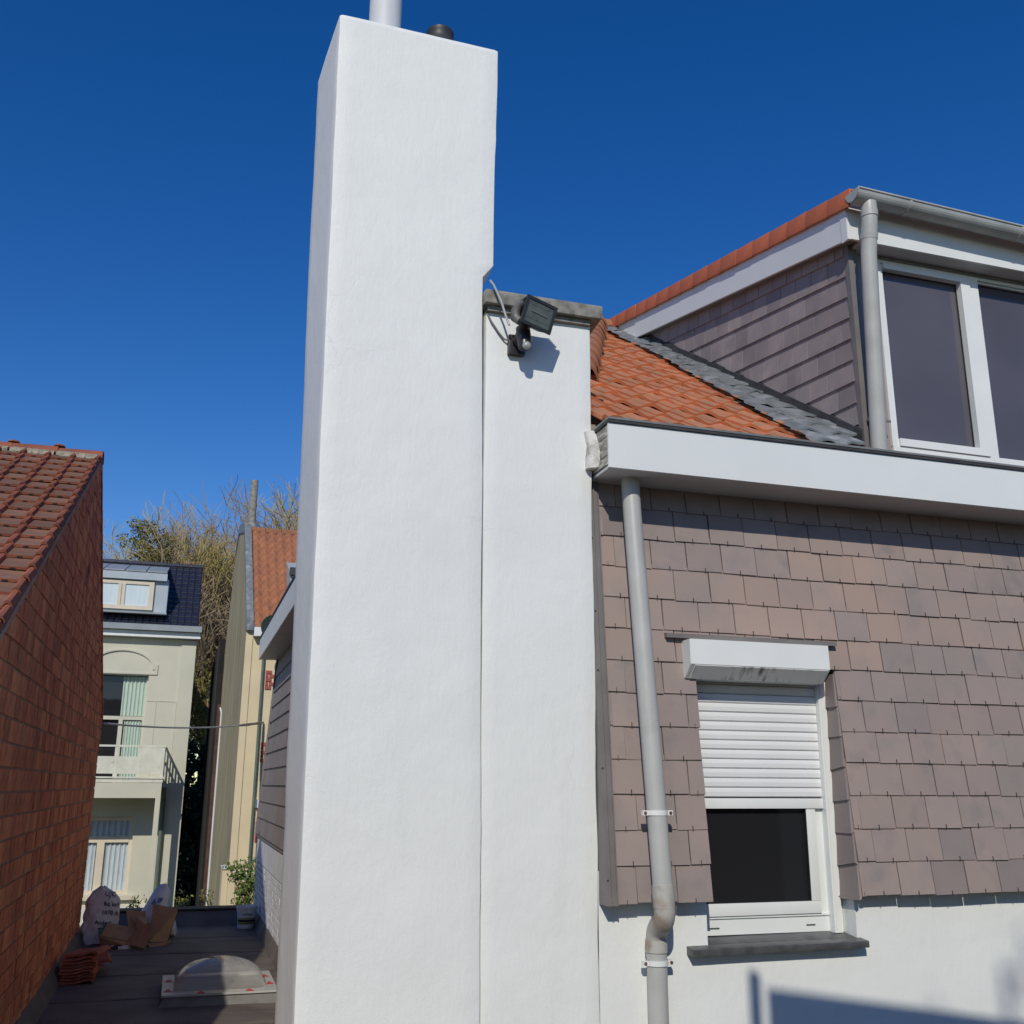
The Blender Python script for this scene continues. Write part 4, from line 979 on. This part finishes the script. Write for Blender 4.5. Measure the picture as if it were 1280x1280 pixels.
MB().box(-.352, -.322, by+.03, FY-.01, 5.40, 5.44).build('side_rail', M['bal'], bo)
MB().box(-.45, -.345, by+.01, by+.13, 0, 4.658).build('balcony_post', M['cream'], bo)
MB().tube([(-.30, by+.35, 4.95), (-.29, FY-.1, 4.6), (-.28, FY-.1, 0)], .05, 10).build('downpipe', M['green_pipe'], A, smooth=True)
MB().box(-.34, -.24, by+.25, by+.42, 4.88, 4.975).build('rain_hopper', M['zinclight'], A)

# =================================================================== YELLOW HOUSE
def gx(y): return .95-.06*(y-19)
Yh = thing('yellow_house', (3, 19, 0), 'pale yellow house with streaked grey gable, red quoins and orange tile roof behind the alley', 'house')
prof = [(19, 0), (19, 7.72), (20.6, 9.93), (21.66, 10.13), (22.1, 9.75), (22.85, 7.9), (22.85, 0)]
gm = MB(); gm.prism([(gx(y), y, z) for y, z in prof[:2]+prof[2:]], (.25, 0, 0)); gm.build('gable_wall', M['gable_old'], Yh)
MB().box(gx(19)+.0, 6, 18.99, 19.3, 0, 7.74).build('front_wall', M['yellow'], Yh)
MB().box(gx(19)-.01, gx(19)+.11, 18.965, 18.988, 0, 7.70).build('corner_band', M['yellow'], Yh)
# lead verge on the gable
t = MB()
for a, b in zip(prof[1:4], prof[2:5]):
    ax, bx_ = gx(a[0]), gx(b[0])
    t.hexa([(ax-.02, a[0]-.01, a[1]-.06), (ax+.11, a[0]-.01, a[1]-.06), (bx_+.11, b[0]-.01, b[1]-.06), (bx_-.02, b[0]-.01, b[1]-.06), (ax-.02, a[0]-.03, a[1]+.13), (ax+.11, a[0]-.03, a[1]+.11), (bx_+.11, b[0]-.03, b[1]+.11), (bx_-.02, b[0]-.03, b[1]+.13)])
t.build('lead_verge', M['lead'], Yh)
MB().lathe((gx(19)+.06, 18.94, 7.60), [(.02, 0), (.09, .05), (.10, .12), (.05, .2)], 10).build('lead_scroll', M['lead'], Yh, smooth=True)
yr0 = 18.95; ysl = (9.88-7.70)/1.65
def yz(y): return 7.70+ysl*(y-yr0)
rf = MB().face([(1.2, yr0, 7.66), (6, yr0, 7.66), (6, 20.6, yz(20.6)-.05), (1.12, 20.6, yz(20.6)-.05)]) 
rb = MB(); rb.prism([(1.10, 18.98, 7.60), (1.10, 18.98, 7.68), (1.0, 20.6, yz(20.6)-.04), (1.0, 22.8, 7.6)], (4.85, 0, 0)); yro = rb.build('roof', M['ridge_clay'], Yh)
t = MB(); tw2, tl2 = .165, .2
M['orange_far'] = mat('weathered_orange_tile_far', (.40, .155, .075), (.30, .125, .07), .85, 5, 5, coords='World', c3=(.45, .20, .09), c3scale=1.2)
for j in range(14):
    y0 = yr0-.03+tl2*math.cos(math.atan(ysl))*j; y1 = y0+.135
    for k in range(16):
        x0 = 1.06+tw2*k-.056*(y0-19)
        pr = [(0, .0), (.04, .045), (.09, .06), (.13, .03), (.165, .0)]
        for a, b in zip(pr, pr[1:]):
            o = .055
            t.face([(x0+a[0], y0, yz(y0)+a[1]+o), (x0+b[0], y0, yz(y0)+b[1]+o), (x0+b[0], y1, yz(y1)+b[1]), (x0+a[0], y1, yz(y1)+a[1])])
            t.face([(x0+a[0], y0, yz(y0)+a[1]+o-.05), (x0+b[0], y0, yz(y0)+b[1]+o-.05), (x0+b[0], y0, yz(y0)+b[1]+o), (x0+a[0], y0, yz(y0)+a[1]+o)])
stuff(t.build('roof_tile', M['orange_far'], yro))
t = MB()
for i in range(12): t.tube([(.93+.32*i, 20.62, yz(20.6)+.03), (1.24+.32*i, 20.62, yz(20.6)+.03)], [.085, .075], 10)
t.build('ridge_cap', M['ridge_clay'], yro, smooth=True)
MB().tube([(.98, 20.9, 9.95), (.98, 20.9, 11.05)], .075, 16).tube([(.98, 20.9, 9.9), (.98, 20.9, 10.12)], [.17, .11], 16).build('chimney_pot', M['concrete'], Yh, smooth=True)
MB().box(1.07, 6, 18.80, 18.985, 7.54, 7.70).build('eaves_gutter', M['white_pvc'], Yh)
MB().tube([(1.272, 18.93, 7.50), (1.275, 18.93, 0)], .026, 10).build('downpipe', M['green_pipe'], Yh, smooth=True)
for z in (6.78, 5.51, 4.16):
    t = MB()
    for r in range(5):
        o = .05 if r % 2 else 0
        MB().box(1.335, 1.44-.0*o, 18.968, 18.986, z-.17+.07*r, z-.115+.07*r).build('quoin_brick', M['quoin'], Yh) if r % 2 == 0 else None
        if r % 2: 
            MB().box(1.335, 1.38, 18.968, 18.986, z-.17+.07*r, z-.115+.07*r).build('quoin_brick', M['quoin'], Yh); MB().box(1.40, 1.5, 18.968, 18.986, z-.17+.07*r, z-.115+.07*r).build('quoin_brick', M['quoin'], Yh)
MB().box(1.31, 2.2, 18.85, 18.987, 4.56, 4.70).build('window_sill', M['white_pvc'], Yh)
MB().box(1.395, 2.3, 18.97, 18.988, 4.72, 5.32).build('pane', M['glass_dark'], Yh)
dm2 = MB().prism([(1.66, 18.98, 8.0), (1.66, 18.98, 8.75), (1.66, 20.3, 9.3), (1.66, 20.0, 8.9)], (1.4, 0, 0)); dmo = dm2.build('roof_dormer', M['zinclight'], Yh)
MB().box(1.64, 3.1, 18.9, 18.975, 8.72, 8.86).build('dormer_eave', M['black_felt'], dmo)
MB().box(1.74, 3.0, 18.965, 18.978, 8.05, 8.70).build('pane', M['glass_dark'], dmo)
SDt = thing('satellite_dish', (1.42, 18.5, 7.6), 'dark green round dish showing above the white eaves box', 'dish')
MB().lathe((1.36, 18.2, 7.62), [(.02, -.06), (.12, -.05), (.20, -.01), (.22, .02), (.20, .015), (.12, -.02), (.02, -.035)], 22, axis='Y').build('dish', M['dishgreen'], SDt, smooth=True)
MB().tube([(1.36, 18.26, 7.62), (1.40, 18.7, 7.5), (1.42, 18.8, 7.45)], .025, 8).build('mounting_arm', M['cable_dark'], SDt)
M['tar'] = mat('black_tarred_wall', (.012, .011, .010), (.02, .018, .016), .95, 4, 4, coords='World')  # near-black colour holds the heavy shade of the gap on a dark wall
DW = thing('garden_wall', (.68, 22.9, 0), 'tall black tarred wall with a brown brick end, left of the streaked grey gable', 'wall')
MB().box(.60, .715, 22.93, 29, 0, 8.0).build('tarred_wall', M['tar'], DW)
MB().box(.655, .735, 22.86, 22.927, 0, 6.6).build('brick_end', M['darkbrick'], DW)
LB = thing('lean_to', (.92, 20, 0), 'low pale lean-to with white edge strip below the streaked gable', 'shed')
MB().box(.84, gx(19)-.012, 19.0, 19.6, 0, 3.55).build('lean_to_wall', M['yellow'], LB)
MB().box(.83, gx(19)-.011, 18.97, 19.62, 3.552, 3.58).build('lean_to_roof', M['white_pvc'], LB)
dpk = tag(MB().tube([(.70, 22.5, 6.5), (.728, 22.4, 6.4), (.732, 22.4, 5.3), (.735, 22.4, 0)], .018, 8).build('drain_pipe', M['zinc'], smooth=True), 'thin pale drainpipe on the edge of the streaked grey gable', 'drainpipe')
# cable across the alley
pts = []
a, b = Vector((-.93, 13.42, 5.655)), Vector((1.345, 18.95, 6.02))
for i in range(25):
    t_ = i/24; p = a.lerp(b, t_); p.z -= .16*4*t_*(1-t_)*.45; pts.append(p)
OC = thing('overhead_cable', tuple(a), 'thin pale cable strung across the alley from brick gable to yellow house', 'cable')
MB().tube(pts[:20], .012, 8).build('cable', M['cable_grey'], OC, smooth=True)
MB().tube(pts[19:], [.016, .022, .024, .02, .024, .018], 8).build('taped_end', M['cable_dark'], OC, smooth=True)

# =================================================================== TREES
KB = [9, 7, 6, 5, 5]
def grow(mb, tw, p, d, L, r, lev, rnd, top, spread=.55):
    n = 4 if lev < 2 else 3; pts = [Vector(p)]; dd_ = Vector(d)
    for i in range(n):
        dd_ = (dd_ + Vector((rnd.gauss(0, .17), rnd.gauss(0, .17), rnd.gauss(0, .1)+(.06 if lev else 0)))).normalized()
        pts.append(pts[-1]+dd_*(L/n))
    rr = [max(.0095, r*(1-.55*i/n)) for i in range(n+1)]
    (mb if lev < 3 else tw).tube(pts, rr, 7 if lev == 0 else (5 if lev < 2 else 3), caps=False)
    if lev >= top: return
    k = KB[lev]
    for i in range(k):
        t = rnd.uniform(.3 if lev else .38, 1.0) if i < k-1 else 1.0
        f = t*n; j = min(int(f), n-1); q = pts[j].lerp(pts[j+1], f-j)
        ax = dd_.cross(Vector((rnd.gauss(0, 1), rnd.gauss(0, 1), rnd.gauss(0, .3)))).normalized()
        nd = (Matrix.Rotation(rnd.uniform(.3, spread+(.2, .3, .4, .5, .6)[lev]), 3, ax) @ dd_); nd.z += (.55, .42, .28, .16, .08)[lev]; nd.normalize()
        grow(mb, tw, q, nd, L*rnd.uniform(.52, .72), r*(1-.55*t)*rnd.uniform(.5, .68), lev+1, rnd, top, spread)
def tree(loc, h, seed, label, spread=.55, top=5, r=.22, dense=False):
    KB[:] = [12, 8, 6, 6, 4] if dense else [8, 6, 6, 5, 4]
    rnd = random.Random(seed); T = thing('bare_tree', loc, label, 'tree', 'bare trees behind the houses')
    mb, tw = MB(), MB(); grow(mb, tw, Vector(loc), Vector((0, 0, 1)), h*.47, r, 0, rnd, top, spread)
    zt = sorted(v[2] for v in tw.v)[int(len(tw.v)*.9985)]; k = h/zt
    for q in (mb, tw): q.v = [(loc[0]+(x-loc[0])*k, loc[1]+(y-loc[1])*k, z*k) for x, y, z in q.v]
    mb.build('trunk', M['bark'], T, smooth=True, angle=80); tw.build('crown', M['twig'], T, smooth=True, angle=80)
    return T
tree((.66, 34, 0), 15.2, 3, 'tallest bare tree with many upright lichened limbs rising between the two far houses', .28, 5, .30, True)
tree((-1.9, 36.5, 0), 13.7, 8, 'bare tree at far left, spreading above the dormer end of the navy roof', .38, 5, .22)
tree((-.45, 38, 0), 14.3, 15, 'bare tree behind the right end of the navy roof', .32, 5, .24)
tree((1.75, 36, 0), 14.9, 30, 'bare tree directly behind the concrete chimney pot', .32, 5, .22)
tree((3.3, 37, 0), 14.5, 21, 'bare tree behind the orange roof, right beside the white chimney', .35, 5, .22)
def blob(c, rx, ry, rz_, n, rnd):
    out = []
    for _ in range(n):
        v = Vector((rnd.gauss(0, 1), rnd.gauss(0, 1), rnd.gauss(0, 1))).normalized()*rnd.uniform(.35, 1)**.5
        out.append(Vector((c[0]+v.x*rx, c[1]+v.y*ry, c[2]+v.z*rz_)))
    return out
rnd = random.Random(5)
EV = thing('evergreen_tree', (-1.5, 33, 0), 'yellow green evergreen tree peeping over the navy roof', 'tree')
MB().tube([(-1.5, 33, 0), (-1.45, 33, 6), (-1.4, 33, 11.2)], [.2, .15, .05], 8).build('trunk', M['bark'], EV, smooth=True)
mb = MB()
for i in range(46):
    t = rnd.random(); z = 9.0+3.7*t; z += .35; rad = 1.5*(1-.55*t); a = rnd.uniform(0, 6.28); d = rad*rnd.uniform(.1, 1)
    leaf_cloud(mb, blob((-1.4+d*math.cos(a), 33+d*math.sin(a), z), .34, .34, .24, 80, rnd), .06, 1, 0, rnd)
mb.build('crown', M['ivy'], EV)
IV = thing('ivy_shrub', (.6, 33.2, 0), 'ivy clad stem low in the gap between the far houses', 'shrub')
MB().tube([(.62, 33.2, 0), (.6, 33.2, 4), (.66, 33.2, 7.5)], [.16, .13, .05], 8).build('stem', M['bark'], IV, smooth=True)
mb = MB()
for i in range(70):
    z = rnd.uniform(2.5, 8.6); leaf_cloud(mb, blob((.6+rnd.uniform(-.9, .6), 33+rnd.uniform(-.4, .5), z), .28, .3, .3, 40, rnd), .06, 1, 0, rnd)
mb.build('foliage', M['ivy'], IV)
mb = MB()
for i in range(330):
    leaf_cloud(mb, blob((rnd.uniform(-.8, 2.6), rnd.uniform(30.2, 32.2), rnd.uniform(.2, 5.9)), .42, .4, .4, 40, rnd), .12, 1, 0, rnd)
hd_ = mb.build('hedge_mass', M['hedge']); stuff(hd_); hd_['label'] = 'dense dark evergreen hedge filling the gap between the far houses'; hd_['category'] = 'hedge'

# green plants behind the parapet
def leafy(loc, pts_stems, label, m, size, group=None, name='shrub', per=16):
    T = thing(name, loc, label, 'shrub', group); st = MB(); lf = MB()
    for s in pts_stems:
        s = [Vector(q) for q in s]; st.tube(s, [.012*(1-.6*i/len(s)) for i in range(len(s))], 5)
        for i in range(1, len(s)):
            if s[i].z < 2.95: continue
            leaf_cloud(lf, blob(s[i], .10, .10, .08, per, rnd), size, 1, 0, rnd)
            leaf_cloud(lf, blob(s[i-1].lerp(s[i], .5), .08, .08, .07, per if s[i-1].z > 3 else 4, rnd), size, 1, 0, rnd)
    st.build('stem', M['bark'], T); lf.build('leaves', m, T); return T
st = []
for i in range(11):
    x = 1.13+rnd.uniform(-.13, .13); y = 17.1+rnd.uniform(-.2, .2)
    st.append([(x, y, 0), (x, y, 2.9), (x+rnd.uniform(-.1, .1), y, 3.2), (x+rnd.uniform(-.17, .14), y, 3.45+rnd.uniform(-.1, .1)), (x+rnd.uniform(-.2, .16), y, 3.63+rnd.uniform(-.15, .24))])
leafy((1.13, 17.1, 0), st, 'bright green leafy shrub behind the bucket at the end of the flat roof', M['leaf'], .036)
for (cx, n, hgt, lab) in ((.52, 4, .20, 'yellow green weeds poking above the roof edge by the dark gap'), (.20, 3, .10, 'small green sprig just right of the white bag above the roof edge'), (-.50, 3, .10, 'small yellow leafed sprig between the sack and the white bag')):
    st = []
    for i in range(n):
        x = cx+rnd.uniform(-.1, .1); y = 16.7+rnd.uniform(-.1, .1); st.append([(x, y, 0), (x, y, 3.0), (x+rnd.uniform(-.06, .06), y, 3.22), (x+rnd.uniform(-.1, .12), y, 3.26+hgt*rnd.uniform(.4, 1))])
    leafy((cx, 15.25, 0), st, lab, M['leaf_y'], .028, None, 'weed', 7)

# =================================================================== THINGS ON THE FLAT ROOF
# skylight
SK = thing('roof_skylight', (.48, 9.9, 3.2), 'low dome skylight with red warning stickers on the flat roof', 'skylight')
SX0, SX1, SY0, SY1 = .02, .93, 9.42, 10.36
t = MB().hexa([(SX0-.03, SY0-.03, 3.195), (SX1+.03, SY0-.03, 3.195), (SX1+.03, SY1+.03, 3.195), (SX0-.03, SY1+.03, 3.195), (SX0+.01, SY0+.01, 3.275), (SX1-.01, SY0+.01, 3.275), (SX1-.01, SY1-.01, 3.275), (SX0+.01, SY1-.01, 3.275)])
t.build('skylight_curb', M['curb'], SK)
t = MB(); a, e = .10, 3.277
t.box(SX0-.01, SX1+.01, SY0-.01, SY0+.12, e, e+.016); t.box(SX0-.01, SX1+.01, SY1-.09, SY1+.01, e, e+.016); t.box(SX0-.01, SX0+.09, SY0+.12, SY1-.09, e, e+.016); t.box(SX1-.09, SX1+.01, SY0+.12, SY1-.09, e, e+.016)
t.build('skylight_flange', M['flange'], SK)
t = MB(); n = 22; cx, cy = (SX0+SX1)/2, (SY0+SY1)/2; ax, ay = (SX1-SX0)/2-.07, (SY1-SY0)/2-.07
for j in range(n+1):
    for i in range(n+1):
        u_, v_ = i/n*2-1, j/n*2-1
        hgt = (max(0, 1-u_*u_)*max(0, 1-v_*v_))**.48*.215
        t.v.append((cx+u_*ax, cy+v_*ay, 3.288+hgt))
for j in range(n):
    for i in range(n):
        a_ = j*(n+1)+i; t.f.append((a_, a_+1, a_+n+2, a_+n+1)); t.m.append(0)
t.build('dome', M['dome'], SK, smooth=True, angle=80)
MB().box(SX0+.04, SX1-.04, SY0+.04, SY1-.04, 3.2752, 3.2762).build('shaft_liner', M['curb'], SK)
for (x, y, rot) in ((SX0+.04, SY0+.16, 0), (SX0+.04, SY0+.62, 0), (SX0+.30, SY0+.03, 0), (SX1-.22, SY0+.03, 0), (SX1-.035, SY0+.30, 0), (SX1-.05, SY1-.28, 0)):
    s = .036; MB().prism([(x-s, y-s, 3.2935), (x+s, y-s, 3.2935), (x+.005, y+s*2.6, 3.2935), (x-.005, y+s*2.6, 3.2935)], (0, 0, .0015)).build('warning_sticker', M['sticker'], SK)
# stack of roof tiles by the brick wall
stm = MB()
pr = [(0, 0), (.07, -.004), (.15, 0), (.20, .016), (.26, .02), (.29, .004)]
for (y) in (0, .40):
    for x, z in pr: stm.v.append((x, y, z+.020))
    for x, z in pr: stm.v.append((x, y, z))
n = len(pr); b0 = 2*n
for i in range(n-1):
    stm.f += [(i, i+1, b0+i+1, b0+i), (n+i+1, n+i, b0+n+i, b0+n+i+1), (i, n+i, n+i+1, i+1), (b0+i+1, b0+n+i+1, b0+n+i, b0+i)]; stm.m += [0]*4
stm.f += [(0, b0, b0+n, n), (n-1, 2*n-1, b0+2*n-1, b0+n-1)]; stm.m += [0, 0]
stmm = stm.mesh('clay_tile', M['stackclay'])
NT = 9; ORD = ('top', 'second', 'third', 'fourth', 'fifth', 'sixth', 'seventh', 'eighth', 'ninth')
for k in range(NT):
    o = link('clay_tile', stmm, None, (-.875+R_.uniform(-.012, .012)+(.03 if k == NT-1 else 0), 10.66+R_.uniform(-.02, .02)+(.06 if k == NT-1 else 0), 3.207+.0275*k), (R_.uniform(-.01, .01), R_.uniform(-.01, .01)-(.05 if k == NT-1 else 0), R_.uniform(-.04, .04)-(.2 if k == NT-1 else 0)))
    tag(o, f'red clay roof tile, {ORD[NT-1-k]} from the top of the stack by the brick wall' if k < NT-1 else 'red clay roof tile lying askew on top of the stack by the brick wall', 'roof tile', 'stacked clay roof tiles')
for k in range(2):
    o = link('clay_tile', stmm, None, (-.80+.05*k, 11.02+.1*k, 3.215+.05*k), (.05, -.2+.1*k, .3-.2*k)); tag(o, ('red clay roof tile leaning low behind the tile stack', 'red clay roof tile leaning on top behind the tile stack')[k], 'roof tile', 'stacked clay roof tiles')
# rubble sack with print
SKx, SKy, SKz = -.715, 13.25, 3.2
def sackf(u_, a_):       # u height 0..1, a angle
    h = .60*u_; wdt = .185*(1-(2*u_-.88)**4*.55)*(1 if u_ < .9 else .86); dep = .13*(1-.55*u_)
    wr = 1+.07*math.sin(a_*5+u_*9)+.05*math.sin(a_*9-u_*17)
    c, s = math.cos(a_), math.sin(a_); sg = lambda v: math.copysign(abs(v)**.75, v)
    return Vector((SKx-.03+wdt*sg(c)*wr+.035*math.sin(u_*3), SKy+dep*sg(s)*wr+.10*u_, SKz+h+.012*math.sin(a_*3)))
t = MB(); nu, na = 18, 36
for i in range(nu+1):
    for k in range(na): t.v.append(tuple(sackf(i/nu, 2*math.pi*k/na)))
for i in range(nu):
    for k in range(na):
        a_ = i*na+k; b_ = i*na+(k+1) % na; t.f.append((a_, b_, b_+na, a_+na)); t.m.append(0)
t.f.append(tuple(nu*na+k for k in range(na))); t.m.append(0); t.f.append(tuple(range(na-1, -1, -1))); t.m.append(0)
SA = thing('rubble_sack', (SKx, SKy, SKz), 'white rubble sack with black print leaning on the brick wall', 'sack')
t.build('sack_body', M['sack'], SA, smooth=True, angle=70)
# put printed lines onto the front of the sack
def sack_y(x, z):
    u_ = max(0, min(1, (z-SKz)/.60)); best = None
    for k in range(41):
        a_ = math.pi*(1+k/40); p = sackf(u_, a_)
        if best is None or abs(p.x-x) < best[0]: best = (abs(p.x-x), p.y)
    return best[1]
def text_mesh(body, size, bold=False):
    cu = bpy.data.curves.new('print', 'FONT'); cu.body = body; cu.size = size; cu.resolution_u = 2; cu.offset = .0012 if bold else .0006
    ob = bpy.data.objects.new('print', cu); col.objects.link(ob); bpy.context.view_layer.update()
    me = ob.to_mesh(); vs = [v.co.copy() for v in me.vertices]; fs = [tuple(p.vertices) for p in me.polygons]; ob.to_mesh_clear()
    bpy.data.objects.remove(ob); bpy.data.curves.remove(cu); return vs, fs
for body, x, z, sz in (('UJC', -.70, 3.705, .072), ('Bd. Ind', -.70, 3.605, .056), ('1070 A', -.715, 3.515, .062), ('Anderl', -.775, 3.415, .062), ('TTI', -.735, 3.325, .07)):
    vs, fs = text_mesh(body, sz, True); m_ = MB()
    for v in vs:
        X = x+v.x; Z = z+v.y-.10*v.x; m_.v.append((X, sack_y(X, Z)-.010, Z))
    m_.f = fs; m_.m = [0]*len(fs); m_.build('printed_line', M['ink'], SA)
# crumpled plastic bag
BG = thing('plastic_bag', (-.1, 13.5, 3.2), 'crumpled translucent white plastic bag with blue print behind the cardboard', 'plastic bag')
def crumple(name, prof2, c, dep, m, par, seed, amp=.03):
    t = MB(); n = len(prof2); lay = 7; cc = Vector((sum(p[0] for p in prof2)/n, 0, sum(p[1] for p in prof2)/n))
    for i in range(lay):
        s_ = math.sin(math.pi*(i+.35)/(lay-.3)); yy = c-dep/2+dep*i/(lay-1)
        for x, z in prof2:
            q = Vector((cc.x+(x-cc.x)*s_, yy, max(3.203, cc.z+(z-cc.z)*s_)))
            q += Vector((noise.noise(q*9+Vector((seed, 0, 0))), noise.noise(q*9+Vector((0, seed, 3))), noise.noise(q*9+Vector((5, 0, seed)))))*amp; q.z = max(3.203, q.z); t.v.append(tuple(q))
    for i in range(lay-1):
        for k in range(n):
            a_ = i*n+k; b_ = i*n+(k+1) % n; t.f.append((a_, b_, b_+n, a_+n)); t.m.append(0)
    t.f.append(tuple(range(n-1, -1, -1))); t.f.append(tuple((lay-1)*n+k for k in range(n))); t.m += [0, 0]
    return t.build(name, m, par, smooth=True, angle=55)
crumple('bag_body', [(-.40, 3.22), (-.36, 3.42), (-.26, 3.55), (-.17, 3.70), (-.10, 3.80), (-.03, 3.81), (0, 3.72), (-.01, 3.58), (.02, 3.46), (.10, 3.38), (.13, 3.27), (.10, 3.20), (-.1, 3.2), (-.25, 3.2)], 13.55, .34, M['bag'], BG, 2.2)
MB().face([(-.19, 13.352, 3.60), (-.15, 13.350, 3.56), (-.135, 13.350, 3.60), (-.15, 13.352, 3.66)]).face([(-.13, 13.35, 3.60), (-.07, 13.35, 3.62), (-.06, 13.35, 3.66), (-.11, 13.35, 3.66)]).build('blue_print', M['blueprint'], BG)
# cardboard box, torn open: panels with thickness
CB = thing('cardboard_box', (-.35, 12.9, 3.2), 'torn open brown cardboard box with green edges on the flat roof', 'cardboard box')
def panel(p, m, name='flap', th=.008, edge=None, par=CB):
    p = [Vector(q) for q in p]; nrm = (p[1]-p[0]).cross(p[-1]-p[0]).normalized()*th
    q_ = MB(); q_.prism(p, nrm, 0)
    o = q_.build(name, m, par)
    if edge:
        for (i, j) in edge:
            a_, b_ = p[i], p[j]; c_ = sum(p, Vector())/len(p); ia = a_.lerp(c_, .13); ib = b_.lerp(c_, .13); n2 = nrm.normalized()*.0025
            for s_ in (1,): 
                MB().prism([a_-n2*s_, b_-n2*s_, ib-n2*s_, ia-n2*s_], -n2*.6).build('green_edge', M['cardgreen'], o)
                MB().prism([a_+nrm+n2*s_, b_+nrm+n2*s_, ib+nrm+n2*s_, ia+nrm+n2*s_], n2*.6).build('green_edge', M['cardgreen'], o)
    return o
panel([(-.17, 12.95, 3.23), (.03, 13.0, 3.215), (.12, 13.05, 3.56), (-.16, 13.25, 3.60)], M['card'], edge=[(1, 2)])
panel([(-.36, 12.65, 3.23), (-.20, 12.50, 3.205), (-.145, 12.62, 3.40), (-.19, 12.75, 3.46), (-.42, 12.8, 3.27)], M['card'], edge=[(0, 1)])
panel([(-.36, 12.95, 3.24), (-.17, 12.85, 3.26), (-.24, 13.2, 3.53), (-.45, 13.25, 3.54)], M['card'])
panel([(-.70, 12.85, 3.33), (-.36, 12.75, 3.27), (-.30, 13.05, 3.36), (-.66, 13.2, 3.42)], M['card'], edge=[(3, 0)])
panel([(-.26, 12.7, 3.28), (-.16, 12.7, 3.40), (-.23, 13.1, 3.48), (-.35, 13.1, 3.50)], M['card'])
panel([(-.70, 12.86, 3.325), (-.66, 12.88, 3.215), (-.30, 12.68, 3.208), (-.36, 12.76, 3.265)], M['card'])
panel([(-.15, 12.72, 3.208), (.02, 12.85, 3.208), (.10, 13.1, 3.212), (-.2, 13.0, 3.212)], M['card'], edge=[(1, 2)])
WS = thing('debris_scrap', (-.6, 12.6, 3.2), 'dark wet scraps and twigs lying under the cardboard', 'debris')
for i in range(12):
    x, y = -.62+R_.uniform(-.12, .2), 12.6+R_.uniform(-.15, .25); MB().hexa([(x, y, 3.205), (x+.09, y+.02, 3.205), (x+.10, y+.09, 3.205), (x+.01, y+.07, 3.205), (x, y, 3.235), (x+.085, y+.02, 3.225+.03*R_.random()), (x+.09, y+.08, 3.24), (x+.01, y+.06, 3.23)]).build('scrap', R_.choice((M['hedge'], M['pan'], M['darkbrick'], M['sack'])), WS)
# bucket
BK = thing('paint_bucket', (.96, 14.12, 3.2), 'white plastic bucket with olive label by the white brick wall', 'bucket')
t = MB().lathe((.96, 14.12, 3.205), [(.100, 0), (.103, .012), (.122, .235), (.131, .237), (.131, .262), (.124, .264), (.118, .25), (.098, .02)], 26); t.build('bucket_body', M['bucket'], BK, smooth=True, angle=40)
t = MB(); n = 14
def lab(z0, z1, a0, a1, m, nm='bucket_label'):
    q_ = MB(); f = lambda z: .1045+.019*(z-.012)/.223
    for i in range(n):
        a, b = a0+(a1-a0)*i/n, a0+(a1-a0)*(i+1)/n
        q_.face([(.96+f(z0)*math.cos(a), 14.12+f(z0)*math.sin(a), 3.205+z0), (.96+f(z0)*math.cos(b), 14.12+f(z0)*math.sin(b), 3.205+z0), (.96+f(z1)*math.cos(b), 14.12+f(z1)*math.sin(b), 3.205+z1), (.96+f(z1)*math.cos(a), 14.12+f(z1)*math.sin(a), 3.205+z1)])
    q_.build(nm, m, BK, smooth=True)
lab(.05, .075, 3.5, 5.9, M['label_y']); lab(.078, .105, 3.5, 5.9, M['ink']); lab(.108, .125, 3.5, 5.9, M['label_y']); lab(.16, .18, 4.3, 5.3, M['ink'])
MB().tube([(.83, 14.12, 3.45), (.84, 14.02, 3.40), (.96, 13.985, 3.37), (1.08, 14.02, 3.40), (1.09, 14.12, 3.45)], .004, 6).build('handle', M['zinc'], BK, smooth=True)

# =================================================================== BEHIND THE CAMERA: what throws the soft shadows on the lower wall
NB = thing('rear_extension', (4, -2, 0), 'brick rear extension standing behind the viewpoint, casting shade on the white wall', 'building')
MB().prism([(.95, 0, 0), (7, 0, 0), (7, 0, 7.05), (.95, 0, 7.985)], (0, -4, 0)).build('extension_wall', M['awning'], NB)
MB().tube([(.868, -.02, 0), (.862, -.02, 8.07)], .036, 10).build('corner_pole', M['zinc'], NB)
TB = thing('garden_tree', (-1.6, -10, 0), 'tall slim garden tree behind the viewpoint', 'tree')
MB().tube([(-1.6, -10, 0), (-1.6, -10, 9), (-1.6, -10, 15.5)], [.2, .12, .03], 8).build('trunk', M['bark'], TB)
mb = MB()
for i in range(60):
    t_ = rnd.random(); z = 8+7.0*t_; rad = 1.1*(1-t_)+.12
    leaf_cloud(mb, blob((-1.45+rnd.uniform(-rad, rad), -10+rnd.uniform(-rad, rad), z), .2, .2, .3, 30, rnd), .09, 1, 0, rnd)
for (tx, tz) in ((-2.12, 15.2), (-2.0, 14.85), (-1.46, 15.55), (-1.40, 15.2), (-1.33, 14.95)):
    leaf_cloud(mb, blob((tx, -10, tz), .08, .1, .24, 13, rnd), .06, 1, 0, rnd)
mb.build('crown', M['leaf'], TB)
